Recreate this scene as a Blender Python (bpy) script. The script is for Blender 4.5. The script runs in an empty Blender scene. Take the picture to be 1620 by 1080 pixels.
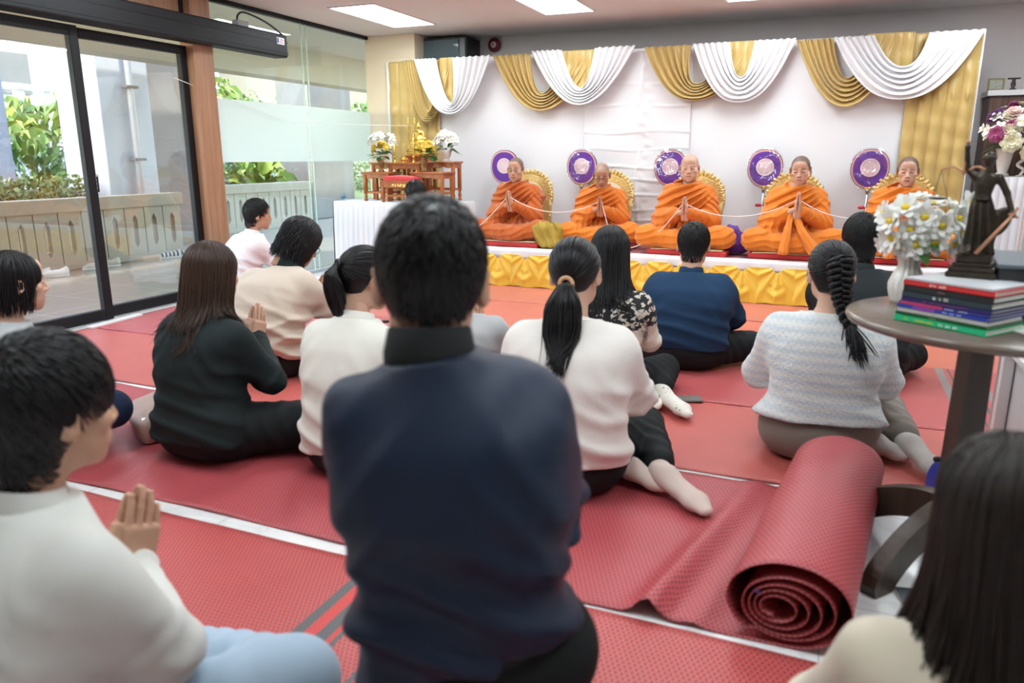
import bpy, math, random
import numpy as np
from mathutils import Vector, Matrix, Euler
S = bpy.context.scene
COL = S.collection
PI = math.pi
RNG = np.random.RandomState(7)
A = lambda *v: np.array(v, float)
def nrm(v): v = np.asarray(v, float); return v/(np.linalg.norm(v)+1e-12)

# ------------------------------------------------------------------ materials
def new_mat(name):
    m = bpy.data.materials.new(name); m.use_nodes = True
    nt = m.node_tree; b = nt.nodes['Principled BSDF']
    return m, nt, b
def nd(nt, kind, **kw):
    n = nt.nodes.new(kind)
    for k, v in kw.items():
        if k in n.inputs: n.inputs[k].default_value = v
        else: setattr(n, k, v)
    return n
def mth(nt, op, a, b=None, c=None, clamp=False):
    n = nt.nodes.new('ShaderNodeMath'); n.operation = op; n.use_clamp = clamp
    for i, v in enumerate((a, b, c)):
        if v is None: continue
        if isinstance(v, (int, float)): n.inputs[i].default_value = v
        else: nt.links.new(v, n.inputs[i])
    return n.outputs[0]
def rgb(c): return (c[0], c[1], c[2], 1.0)
def mixc(nt, fac, a, b):
    n = nt.nodes.new('ShaderNodeMix'); n.data_type = 'RGBA'
    for s, v in ((0, fac), (6, a), (7, b)):
        if isinstance(v, (int, float)): n.inputs[s].default_value = v
        elif isinstance(v, (tuple, list)): n.inputs[s].default_value = rgb(v)
        else: nt.links.new(v, n.inputs[s])
    return n.outputs[2]
def coords(nt): return nt.nodes.new('ShaderNodeTexCoord').outputs['Object']
def sep(nt, v):
    n = nt.nodes.new('ShaderNodeSeparateXYZ'); nt.links.new(v, n.inputs[0]); return n.outputs
def scaled(nt, v, s):
    n = nt.nodes.new('ShaderNodeMapping'); n.inputs['Scale'].default_value = s
    nt.links.new(v, n.inputs[0]); return n.outputs[0]
def noise(nt, v, scale, detail=3, rough=.55):
    n = nd(nt, 'ShaderNodeTexNoise', Scale=scale, Detail=detail, Roughness=rough)
    nt.links.new(v, n.inputs['Vector']); return n.outputs['Fac']
def bump(nt, b, h, strength, dist=.002):
    n = nd(nt, 'ShaderNodeBump', Strength=strength, Distance=dist)
    nt.links.new(h, n.inputs['Height']); nt.links.new(n.outputs[0], b.inputs['Normal'])
def ramp(nt, f, stops):
    n = nt.nodes.new('ShaderNodeValToRGB'); e = n.color_ramp.elements
    while len(e) < len(stops): e.new(.5)
    for el, (p, c) in zip(e, stops): el.position = p; el.color = rgb(c)
    nt.links.new(f, n.inputs[0]); return n.outputs[0]
def mat(name, c, rough=.6, metal=0., bs=0, bstr=.2, bscale=(1, 1, 1), var=0., vs=6, spec=.5, sheen=0., coat=0., bdist=.002, trans=0.):
    m, nt, b = new_mat(name)
    b.inputs['Base Color'].default_value = rgb(c); b.inputs['Roughness'].default_value = rough
    b.inputs['Metallic'].default_value = metal; b.inputs['Specular IOR Level'].default_value = spec
    b.inputs['Sheen Weight'].default_value = sheen; b.inputs['Coat Weight'].default_value = coat
    co = coords(nt)
    if var:
        f = noise(nt, co, vs, 4)
        nt.links.new(mixc(nt, f, tuple(x*(1-var) for x in c), tuple(min(1, x*(1+var)) for x in c)), b.inputs['Base Color'])
    if bs:
        bump(nt, b, noise(nt, scaled(nt, co, bscale), bs, 3), bstr, bdist)
    return m
def emis(name, c, st):
    m = bpy.data.materials.new(name); m.use_nodes = True; nt = m.node_tree
    b = nt.nodes['Principled BSDF']; b.inputs['Base Color'].default_value = rgb(c)
    b.inputs['Emission Color'].default_value = rgb(c); b.inputs['Emission Strength'].default_value = st
    return m
def glassmat(name, tint, refl=.5, rough=0., alpha=None):
    m = bpy.data.materials.new(name); m.use_nodes = True; nt = m.node_tree; nt.nodes.clear()
    o = nt.nodes.new('ShaderNodeOutputMaterial'); t = nd(nt, 'ShaderNodeBsdfTransparent', Color=rgb(tint))
    g = nd(nt, 'ShaderNodeBsdfGlossy', Roughness=rough); g.inputs['Color'].default_value = (1, 1, 1, 1)
    fr = nd(nt, 'ShaderNodeFresnel'); ge = nt.nodes.new('ShaderNodeNewGeometry')
    nt.links.new(mth(nt, 'SUBTRACT', 1.45, mth(nt, 'MULTIPLY', ge.outputs['Backfacing'], 1.45-1/1.45)), fr.inputs['IOR'])
    mx = nt.nodes.new('ShaderNodeMixShader')
    nt.links.new(mth(nt, 'MULTIPLY', fr.outputs[0], refl), mx.inputs[0])
    nt.links.new(t.outputs[0], mx.inputs[1]); nt.links.new(g.outputs[0], mx.inputs[2]); nt.links.new(mx.outputs[0], o.inputs[0])
    return m

# ------------------------------------------------------------------ objects
def mesh_obj(name, V, F, m, parent=None, smooth=True, loc=None, rot=None, mi=None):
    me = bpy.data.meshes.new(name)
    V = np.asarray(V, float)
    me.from_pydata([tuple(v) for v in V], [], [tuple(int(i) for i in f) for f in F]); me.update()
    if smooth: me.polygons.foreach_set('use_smooth', np.ones(len(me.polygons), bool))
    for x in (m if isinstance(m, (list, tuple)) else [m]): me.materials.append(x)
    if mi is not None: me.polygons.foreach_set('material_index', np.asarray(mi, np.int32))
    o = bpy.data.objects.new(name, me); COL.objects.link(o)
    if parent: o.parent = parent
    if loc is not None: o.location = loc
    if rot is not None: o.rotation_euler = rot
    return o
def tag(o, label, cat, group=None, kind=None):
    o['label'] = label; o['category'] = cat
    if group: o['group'] = group
    if kind: o['kind'] = kind
    return o
def thing(name, label, cat, loc=(0, 0, 0), rz=0., group=None, rot=None):
    o = bpy.data.objects.new(name, None); COL.objects.link(o); o.empty_display_size = .1
    o.location = loc; o.rotation_euler = rot or (0, 0, rz)
    return tag(o, label, cat, group)
def struct(o, label, cat='structure'):
    o['kind'] = 'structure'; o['label'] = label; o['category'] = cat; return o
def dup(root, loc, rz=None, label=None):
    r = root.copy(); COL.objects.link(r); r.location = loc
    if rz is not None: r.rotation_euler = (0, 0, rz)
    if label: r['label'] = label
    for ch in list(root.children):
        c = ch.copy(); COL.objects.link(c); c.parent = r
        for g in ch.children:
            d = g.copy(); COL.objects.link(d); d.parent = c
    return r

class MB:
    """collects shapes for ONE mesh"""
    def __init__(s): s.V = []; s.F = []; s.M = []; s.n = 0
    def add(s, V, F, mi=0):
        V = np.asarray(V, float).reshape(-1, 3); s.V.append(V)
        for f in F: s.F.append([i+s.n for i in f]); s.M.append(mi)
        s.n += len(V); return s
    def box(s, c, d, rz=0., bev=0., mi=0, R=None):
        c = A(*c); d = A(*d)/2; b = min(bev, d.min()*.9)
        if b <= 0:
            V = [(x*d[0], y*d[1], z*d[2]) for x in (-1, 1) for y in (-1, 1) for z in (-1, 1)]
            F = [(0, 1, 3, 2), (4, 6, 7, 5), (0, 4, 5, 1), (2, 3, 7, 6), (0, 2, 6, 4), (1, 5, 7, 3)]
        else:
            V = []; idx = {}
            for x in (-1, 1):
                for y in (-1, 1):
                    for z in (-1, 1):
                        for a in range(3):
                            v = A(x, y, z)*(d-b); v[a] = (x, y, z)[a]*d[a]; idx[(x, y, z, a)] = len(V); V.append(v)
            F = []
            for a in range(3):
                u, w = (a+1) % 3, (a+2) % 3
                for sg in (-1, 1):
                    q = []
                    for (p, r) in ((-1, -1), (1, -1), (1, 1), (-1, 1)):
                        k = [0, 0, 0]; k[a] = sg; k[u] = p; k[w] = r; q.append(idx[(*k, a)])
                    F.append(q if sg > 0 else q[::-1])
            for a in range(3):
                u, w = (a+1) % 3, (a+2) % 3
                for p in (-1, 1):
                    for r in (-1, 1):
                        k0 = [0]*3; k0[a] = -1; k0[u] = p; k0[w] = r; k1 = list(k0); k1[a] = 1
                        q = [idx[(*k0, u)], idx[(*k1, u)], idx[(*k1, w)], idx[(*k0, w)]]
                        F.append(q if p*r < 0 else q[::-1])
            for x in (-1, 1):
                for y in (-1, 1):
                    for z in (-1, 1):
                        q = [idx[(x, y, z, a)] for a in range(3)]; F.append(q if x*y*z > 0 else q[::-1])
        V = np.array(V, float)
        if R is not None: V = V@np.asarray(R).T
        if rz:
            k, q = math.cos(rz), math.sin(rz); V = V@np.array([[k, -q, 0], [q, k, 0], [0, 0, 1]]).T
        return s.add(V+c, F, mi)
    def tube(s, pts, r, n=8, caps=True, mi=0, flat=1.):
        P = np.asarray(pts, float); K = len(P); r = np.broadcast_to(np.asarray(r, float), (K,))
        T = np.gradient(P, axis=0); T /= np.linalg.norm(T, axis=1)[:, None]+1e-12
        up = A(0, 0, 1) if abs(T[0, 2]) < .9 else A(1, 0, 0)
        N = np.zeros_like(P); v = nrm(np.cross(T[0], up))
        for i in range(K):
            v = nrm(v-T[i]*(v@T[i])); N[i] = v
        B = np.cross(T, N); V = []
        for i in range(K):
            for j in range(n):
                a = 2*PI*j/n; V.append(P[i]+r[i]*(math.cos(a)*N[i]+flat*math.sin(a)*B[i]))
        F = [(i*n+j, i*n+(j+1) % n, (i+1)*n+(j+1) % n, (i+1)*n+j) for i in range(K-1) for j in range(n)]
        if caps: F += [tuple(range(n))[::-1], tuple((K-1)*n+j for j in range(n))]
        return s.add(V, F, mi)
    def lathe(s, prof, c=(0, 0, 0), n=24, mi=0, R=None, sx=1., sy=1., ripple=None):
        prof = [(max(p[0], 1e-4), p[1]) for p in prof]
        V = []
        for (r, z) in prof:
            for j in range(n):
                a = 2*PI*j/n; k = r*(1+(ripple(a, z) if ripple else 0)); V.append((k*math.cos(a)*sx, k*math.sin(a)*sy, z))
        K = len(prof); F = [(i*n+j, i*n+(j+1) % n, (i+1)*n+(j+1) % n, (i+1)*n+j) for i in range(K-1) for j in range(n)]
        F += [tuple(range(n))[::-1], tuple((K-1)*n+j for j in range(n))]
        V = np.array(V)
        if R is not None: V = V@np.asarray(R).T
        return s.add(V+A(*c), F, mi)
    def ball(s, c, r, n=10, mi=0, R=None):
        r = np.broadcast_to(np.asarray(r, float), (3,)); m = n//2+1
        V = [(r[0]*math.sin(PI*i/m)*math.cos(2*PI*j/n), r[1]*math.sin(PI*i/m)*math.sin(2*PI*j/n), -r[2]*math.cos(PI*i/m)) for i in range(1, m) for j in range(n)]
        F = [(i*n+j, i*n+(j+1) % n, (i+1)*n+(j+1) % n, (i+1)*n+j) for i in range(m-2) for j in range(n)]
        F += [tuple(range(n))[::-1], tuple((m-2)*n+j for j in range(n))]
        V = np.array(V)
        if R is not None: V = V@np.asarray(R).T
        return s.add(V+A(*c), F, mi)
    def prism(s, poly, h, M, mi=0):
        """poly (2-D, ccw) extruded by h along local z, then placed by the 4x4 M"""
        k = len(poly); V = [(x, y, 0) for x, y in poly]+[(x, y, h) for x, y in poly]
        F = [tuple(range(k))[::-1], tuple(range(k, 2*k))]+[(i, (i+1) % k, k+(i+1) % k, k+i) for i in range(k)]
        M = np.array(M); V = np.array(V)@M[:3, :3].T+M[:3, 3]
        return s.add(V, F, mi)
    def grid(s, P, mi=0, thick=0., close_u=False):
        """P (nu,nv,3) surface; thick>0 gives it a back"""
        P = np.asarray(P, float); nu, nv = P.shape[:2]
        F = [(i*nv+j, (i+1)*nv+j, (i+1)*nv+j+1, i*nv+j+1) for i in range(nu-1) for j in range(nv-1)]
        if not thick: return s.add(P, F, mi)
        du = np.gradient(P, axis=0); dv = np.gradient(P, axis=1); N = np.cross(du, dv)
        N /= np.linalg.norm(N, axis=2)[..., None]+1e-12
        Q = P-N*thick; o = nu*nv
        F2 = [tuple(o+i for i in f)[::-1] for f in F]
        for i in range(nu-1):
            for j, sgn in ((0, 1), (nv-1, -1)):
                q = (i*nv+j, o+i*nv+j, o+(i+1)*nv+j, (i+1)*nv+j); F2.append(q if sgn > 0 else q[::-1])
        for j in range(nv-1):
            for i, sgn in ((0, -1), (nu-1, 1)):
                q = (i*nv+j, o+i*nv+j, o+i*nv+j+1, i*nv+j+1); F2.append(q if sgn > 0 else q[::-1])
        return s.add(np.concatenate([P.reshape(-1, 3), Q.reshape(-1, 3)]), F+F2, mi)
    def build(s, name, m, parent=None, smooth=False, **kw):
        return mesh_obj(name, np.concatenate(s.V), s.F, m, parent, smooth, mi=s.M if isinstance(m, (list, tuple)) else None, **kw)

def rotm(e): return np.array(Euler(e).to_matrix())
def spl(pts, n):
    """smooth curve through points"""
    P = np.asarray(pts, float); K = len(P); out = []
    ext = np.vstack([2*P[0]-P[1], P, 2*P[-1]-P[-2]])
    for t in np.linspace(0, K-1-1e-9, n):
        i = int(t); u = t-i; a, b, c, d = ext[i:i+4]
        out.append(.5*(2*b+(c-a)*u+(2*a-5*b+4*c-d)*u*u+(3*b-a-3*c+d)*u**3))
    return np.array(out)

# ------------------------------------------------------------------ implicit surfaces
def rcone(P, a, b, ra, rb=None):
    rb = ra if rb is None else rb
    a = np.asarray(a, float); ab = np.asarray(b, float)-a; t = np.clip((P-a)@ab/(ab@ab+1e-12), 0, 1)
    return np.linalg.norm(P-a-t[:, None]*ab, axis=1)-(ra+(rb-ra)*t)
def ell(P, c, r, R=None):
    q = P-np.asarray(c, float)
    if R is not None: q = q@np.asarray(R)
    r = np.asarray(r, float); k0 = np.linalg.norm(q/r, axis=1); k1 = np.linalg.norm(q/(r*r), axis=1)
    return k0*(k0-1)/(k1+1e-9)
def rbox(P, c, h, r, R=None):
    q = P-np.asarray(c, float)
    if R is not None: q = q@np.asarray(R)
    q = np.abs(q)-(np.asarray(h, float)-r)
    return np.linalg.norm(np.maximum(q, 0), axis=1)+np.minimum(q.max(axis=1), 0)-r
def smin(a, b, k):
    h = np.maximum(k-np.abs(a-b), 0)/k; return np.minimum(a, b)-h*h*k*.25
def smax(a, b, k): return -smin(-a, -b, k)
def sstep(a, b, x): t = np.clip((x-a)/(b-a), 0, 1); return t*t*(3-2*t)
def wav(P, s, seed):
    r = np.random.RandomState(seed); o = 0
    for _ in range(5):
        k = nrm(r.randn(3))*s*r.uniform(.6, 1.5); o = o+np.sin(P@k+r.uniform(0, 6.3))
    return o/2.6
def folds(P, d, lam, seed, warp=1.6, pw=2):
    ph = P@nrm(d)*(2*PI/lam)+warp*wav(P, 2*PI/lam*.22, seed)
    return (.5+.5*np.sin(ph))**pw
def blob(P, c, r):
    return np.exp(-(((P-np.asarray(c, float))/np.asarray(r, float))**2).sum(1))
def loft(P, pts, rows, right=(1, 0, 0), n=2.3):
    """pts: spine points (K,3); rows: (t along the spine axis, half width, half depth)"""
    pts = np.asarray(pts, float); ax = nrm(pts[-1]-pts[0]); tp = (pts-pts[0])@ax
    rows = np.asarray(rows, float); t = (P-pts[0])@ax; tc = np.clip(t, rows[0, 0], rows[-1, 0])
    c = np.stack([np.interp(tc, tp, pts[:, i]) for i in range(3)], 1)
    w = np.interp(tc, rows[:, 0], rows[:, 1]); d = np.interp(tc, rows[:, 0], rows[:, 2])
    R = np.asarray(right, float); R = nrm(R-ax*(R@ax)); Fv = np.cross(ax, R)
    v = P-c; x = v@R; y = v@Fv
    q = (np.abs(x/w)**n+np.abs(y/d)**n)**(1/n)
    dr = (q-1)*np.minimum(w, d); da = np.abs(t-tc)
    return np.where(da > 0, np.sqrt(np.maximum(dr, 0)**2+da**2), np.maximum(dr, -.05))
def smooth_rows(rows, n=40):
    r = np.asarray(rows, float); t = np.linspace(r[0, 0], r[-1, 0], n)
    out = np.stack([t]+[np.interp(t, r[:, 0], r[:, i]) for i in (1, 2)], 1)
    for _ in range(3):
        out[1:-1, 1:] = (out[:-2, 1:]+2*out[1:-1, 1:]+out[2:, 1:])/4
    return out

def surf(f, lo, hi, h, newton=1):
    """surface nets of the implicit f(P) in the box lo..hi with cell h -> V, F"""
    lo = np.asarray(lo, float); hi = np.asarray(hi, float); B = 4
    nb = np.ceil((hi-lo)/(h*B)).astype(int); n = nb*B+1
    g = np.stack(np.meshgrid(*[np.arange(k) for k in nb], indexing='ij'), -1).reshape(-1, 3)
    cc = lo+(g*B+B/2)*h; dc = f(cc)
    act = np.abs(dc) < h*B*1.5+.012
    G = np.ones(n, np.float32)
    for k in (0,):
        sg = np.where(dc > 0, 1., -1.).reshape(nb)
        G[:-1, :-1, :-1] = np.repeat(np.repeat(np.repeat(sg, B, 0), B, 1), B, 2)
    need = np.zeros(n, bool); ga = g[act]*B
    for i in range(B+1):
        for j in range(B+1):
            for k in range(B+1): need[ga[:, 0]+i, ga[:, 1]+j, ga[:, 2]+k] = True
    I = np.argwhere(need); G[need] = f(lo+I*h)
    G[0] = np.maximum(G[0], h*.1); G[-1] = np.maximum(G[-1], h*.1); G[:, 0] = np.maximum(G[:, 0], h*.1); G[:, -1] = np.maximum(G[:, -1], h*.1)
    G[:, :, 0] = np.maximum(G[:, :, 0], h*.1); G[:, :, -1] = np.maximum(G[:, :, -1], h*.1)
    s = G < 0
    cnt = np.zeros(n-1, np.int8)
    for i in (0, 1):
        for j in (0, 1):
            for k in (0, 1): cnt += s[i:n[0]-1+i, j:n[1]-1+j, k:n[2]-1+k]
    cells = np.argwhere((cnt > 0) & (cnt < 8)); idx = -np.ones(n-1, np.int64); idx[tuple(cells.T)] = np.arange(len(cells))
    acc = np.zeros((len(cells), 3)); wt = np.zeros(len(cells))
    corners = [(i, j, k) for i in (0, 1) for j in (0, 1) for k in (0, 1)]
    val = {c: G[cells[:, 0]+c[0], cells[:, 1]+c[1], cells[:, 2]+c[2]].astype(float) for c in corners}
    for c in corners:
        for a in range(3):
            if c[a] == 0:
                e = list(c); e[a] = 1; e = tuple(e); va, vb = val[c], val[e]; x = (va < 0) != (vb < 0)
                t = np.where(x, va/(va-vb+1e-12*(va == vb)), 0)
                p = np.zeros((len(cells), 3)); p[:] = c; p[:, a] = t
                acc[x] += p[x]; wt[x] += 1
    V = lo+(cells+acc/np.maximum(wt, 1)[:, None])*h
    F = []
    for a in range(3):
        u, w = (a+1) % 3, (a+2) % 3
        sl0 = [slice(None)]*3; sl1 = [slice(None)]*3; sl0[a] = slice(0, -1); sl1[a] = slice(1, None)
        s0, s1 = s[tuple(sl0)], s[tuple(sl1)]; E = np.argwhere(s0 != s1)
        ok = (E[:, u] > 0) & (E[:, w] > 0) & (E[:, u] < n[u]-1) & (E[:, w] < n[w]-1); E = E[ok]
        q = []
        for (du, dw) in ((-1, -1), (0, -1), (0, 0), (-1, 0)):
            e = E.copy(); e[:, u] += du; e[:, w] += dw; q.append(idx[tuple(e.T)])
        q = np.stack(q, 1); flip = ~s0[tuple(E.T)]
        q[flip] = q[flip][:, ::-1]; F.append(q[(q >= 0).all(1)])
    F = np.concatenate(F)
    for _ in range(newton):
        d = f(V); e = h*.25; gr = np.stack([f(V+e*np.eye(3)[i])-f(V-e*np.eye(3)[i]) for i in range(3)], 1)/(2*e)
        g2 = np.maximum((gr**2).sum(1), .25); st = np.clip(d/g2, -h*.7, h*.7); V = V-gr*st[:, None]
    return V, F
def relax(V, F, it=2, lam=.5):
    F = np.asarray(F); a = np.concatenate([F[:, [i, (i+1) % 4]] for i in range(4)])
    deg = np.bincount(a.ravel(), minlength=len(V))[:, None]+1e-9
    for _ in range(it):
        s = np.zeros_like(V)
        for i in range(3):
            s[:, i] = np.bincount(a[:, 0], V[a[:, 1], i], len(V))+np.bincount(a[:, 1], V[a[:, 0], i], len(V))
        V = V+(s/deg-V)*lam
    return V
def join(parts):
    V = []; F = []; n = 0
    for v, f in parts: V.append(v); F.append(np.asarray(f)+n); n += len(v)
    return np.concatenate(V), np.concatenate(F)
# ------------------------------------------------------------------ people
def skin_mat():
    m, nt, b = new_mat('skin')
    at = nd(nt, 'ShaderNodeAttribute', attribute_name='tone'); co = coords(nt)
    f = noise(nt, co, 60, 3)
    c = mixc(nt, mth(nt, 'MULTIPLY', f, .22), at.outputs['Color'], (.55, .26, .17))
    nt.links.new(c, b.inputs['Base Color']); b.inputs['Roughness'].default_value = .5
    b.inputs['Subsurface Weight'].default_value = .06; b.inputs['Subsurface Radius'].default_value = (.012, .005, .003)
    b.inputs['Subsurface Scale'].default_value = .15
    bump(nt, b, noise(nt, co, 260, 2), .12, .001)
    return m
SKIN = skin_mat()
def hair_mat(name, c, c2, rough=.36):
    m, nt, b = new_mat(name); co = coords(nt)
    f = noise(nt, scaled(nt, co, (9, 9, 1.2)), 22, 3)
    nt.links.new(mixc(nt, f, c, c2), b.inputs['Base Color'])
    b.inputs['Roughness'].default_value = rough; b.inputs['Specular IOR Level'].default_value = .32
    bump(nt, b, noise(nt, scaled(nt, co, (12, 12, 1.5)), 40, 2), .25, .002)
    return m
HAIR = hair_mat('black_hair', (.004, .004, .005), (.014, .014, .015))
BROWN = hair_mat('brown_hair', (.020, .011, .008), (.075, .042, .028), .4)

def set_tone(o, C):
    a = o.data.color_attributes.new('tone', 'FLOAT_COLOR', 'POINT')
    a.data.foreach_set('color', np.concatenate([C, np.ones((len(C), 1))], 1).astype(np.float32).ravel())

def head_sdf(o):
    jw, fat, mo = o.get('jaw', 1.), o.get('fat', 0.), o.get('mouth', 0.)
    nl = o.get('nose', 1.)
    def f(P):
        Q = P.copy(); Q[:, 0] = np.abs(Q[:, 0])
        d = ell(Q, (0, -.016, .034), (.0755, .0945, .084))
        d = smin(d, ell(Q, (0, .030, -.030), (.058*jw+fat*.5, .060, .082)), .03)
        d = smin(d, ell(Q, (.030, .022, -.062), (.030*jw+fat, .045, .036)), .03)
        d = smin(d, ell(Q, (0, .068, -.098), (.022, .019, .017)), .028)
        d = smin(d, ell(Q, (.043, .056, -.018), (.022+fat*.5, .022, .020)), .022)
        d = smin(d, ell(Q, (0, .062, .058), (.046, .028, .034)), .03)
        d = smax(d, -ell(Q, (.031, .102, .004), (.020, .017, .0125)), .014)
        d = smin(d, rcone(Q, (.012, .0855, .020), (.044, .074, .021), .0085, .006), .012)
        d = smin(d, ell(Q, (.0305, .0755, .003), (.0155, .0125, .0115)), .004)
        d = smin(d, rcone(Q, (0, .083, .014), (0, .104*nl, -.030), .0070, .0105), .012)
        d = smin(d, ell(Q, (.0125, .0935, -.034), (.0085, .011, .0075)), .007)
        d = smin(d, ell(Q, (0, .070, -.062), (.032, .024, .026)), .02)
        d = smin(d, rcone(Q, (0, .0945, -.0585), (.019, .083, -.0625), .0052, .0025), .004)
        d = smin(d, rcone(Q, (0, .0925, -.071-mo), (.016, .083, -.067-mo), .0062, .003), .005)
        d = smax(d, -rcone(Q, (0, .1005, -.0645-mo*.5), (.020, .088, -.0645-mo*.5), .0018+mo*.6, .0010), .003)
        Re = rotm((.0, .0, -.52))
        e = ell(Q, (.0815, -.014, -.006), (.0075, .0195, .0315), Re)
        e = smax(e, -ell(Q, (.0915, -.008, -.004), (.0065, .010, .017), Re), .005)
        e = smin(e, ell(Q, (.0770, -.002, -.031), (.006, .008, .009)), .006)
        d = smin(d, e, .008)
        d = smin(d, rcone(Q, (0, -.030, -.05), (0, -.045, -.17), .050+fat*.4, .053+fat*.4), .03)
        return d
    return f
_heads = {}
def head_mesh(o, h):
    k = (tuple(sorted(o.items())), h)
    if k not in _heads:
        f = head_sdf(o); _heads[k] = surf(f, (-.105, -.135, -.18), (.105, .135, .135), h)
    return _heads[k]
def head_tone(V, tone, o):
    C = np.tile(np.asarray(tone), (len(V), 1)); X = np.abs(V[:, 0]); Y = V[:, 1]; Z = V[:, 2]
    def put(mask, c):
        nonlocal C
        C = C*(1-mask[:, None])+np.asarray(c)*mask[:, None]
    t = np.asarray(tone)
    fl = o.get('mouth', 0.)
    lip = np.exp(-((X/.019)**4))*np.exp(-((Z+.0655+fl*.5)/(.0085+fl))**4)*(Y > .078)
    put(lip*.9, (t[0]*.85, t[1]*.52, t[2]*.55))
    put(np.exp(-((Z+.0645+fl*.5)/(.0016+fl*.5))**2)*(X < .02)*(Y > .07)*.85, (.07, .02, .02))
    if o.get('stubble', 0):
        zmin = np.interp(Y, [-.12, -.05, -.02, .02, .040, .058, .075, .11], [-.075, -.07, .0, .0, .045, .068, .085, .10])
        m = sstep(-.010, .010, Z-zmin)*(1-sstep(.068, .082, X)*(Z < .02))
        put(m*o['stubble'], np.asarray(o.get('scalp', (.030, .030, .034))))
    bz = .0265+o.get('brow', 0)
    bm = np.exp(-((Z-(bz-.09*np.maximum(X-.033, 0)+.05*np.minimum(X-.033, 0)))/.0046)**2)*sstep(.009, .014, X)*(1-sstep(.044, .052, X))*(Y > .05)
    put(bm*o.get('browd', .95), (.015, .012, .012))
    ez = -.0035+o.get('lid', 0)
    em = np.exp(-((Z-ez-.10*np.maximum(X-.036, 0)-3.0*(X-.031)**2)/.0027)**2)*sstep(.014, .018, X)*(1-sstep(.044, .048, X))*(Y > .06)
    put(np.minimum(1, em*1.2), (.02, .012, .012))
    put(np.exp(-(((X-.0075)/.004)**2+((Z+.0415)/.003)**2))*(Y > .085)*.7, (.10, .03, .02))
    return np.clip(C, 0, 1)

def hand_mesh(W, D, N, T, s=1., curl=.10, h=.0028, spread=0.03, thumb=0.):
    W = np.asarray(W, float); D, N, T = nrm(D), nrm(N), nrm(T)
    M = np.stack([T, D, N])
    segs = []
    for bx, by, L, r in ((.031, .086, .070, .0092), (.0105, .093, .078, .0094), (-.0105, .089, .072, .0090), (-.030, .079, .057, .0080)):
        p = A(bx, by-.012, 0.); a = 0.; dx = bx*spread/.03
        for i, fr in enumerate((.12, .42, .28, .20)):
            if i: a += curl*(1.+.25*i)
            q = p+A(dx*fr, math.cos(a), math.sin(a))*L*fr*(1.1 if i == 0 else 1)
            segs.append((p, q, r*(1.05-.09*i), r*(1.02-.09*(i+.7)))); p = q
    th = [(A(.022, .012, .006), A(.047, .040, .012+thumb), .0135, .0115), (A(.047, .040, .012+thumb), A(.052, .066, .010+thumb), .0110, .0098), (A(.052, .066, .010+thumb), A(.047, .088, .008+thumb), .0098, .0075)]
    def f(P):
        Q = ((P-W)/s)@M.T
        d = rbox(Q, (0, .046, 0), (.0405, .046, .0125), .0115)
        d = smin(d, ell(Q, (.020, .026, .004), (.020, .030, .015)), .012)
        d = smin(d, rcone(Q*A(1, 1, 1.25), (0, -.075, 0), (0, .012, 0), .030, .0265), .018)
        for a, b, ra, rb in segs: d = smin(d, rcone(Q, a, b, ra, rb), .0028)
        t = 9.
        for a, b, ra, rb in th: t = smin(t, rcone(Q, a, b, ra, rb), .005)
        return smin(d, t, .008)*s
    pts = np.concatenate([W+s*(np.array([q for sg in segs+th for q in sg[:2]])@M), [W-D*.075*s, W+T*.04*s, W-T*.04*s]])
    return surf(f, pts.min(0)-.034*s, pts.max(0)+.034*s, h*s)

def foot_mesh(a, toe, s=1., h=.007, up=(0, 0, 1)):
    a = np.asarray(a, float); toe = np.asarray(toe, float); D = nrm(toe-a); up = np.asarray(up, float); U = nrm(up-D*(up@D)); R = np.cross(D, U)
    L = np.linalg.norm(toe-a)
    def f(P):
        Q = (P-a)@np.stack([R, D, U]).T
        d = rcone(Q, (0, -.02*s, .0), (0, .02*s, .01*s), .034*s, .036*s)
        d = smin(d, rcone(Q*A(.85, 1, 1.25), (0, .02*s, 0), (0, L*.72, -.006*s), .036*s, .033*s), .03*s)
        return smin(d, rcone(Q*A(.8, 1, 1.35), (0, L*.72, -.006*s), (.006*s, L-.015, -.008*s), .032*s, .021*s), .02*s)
    lo = np.minimum(a, toe)-.075*s; hi = np.maximum(a, toe)+.075*s
    return surf(f, lo, hi, h)

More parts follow.
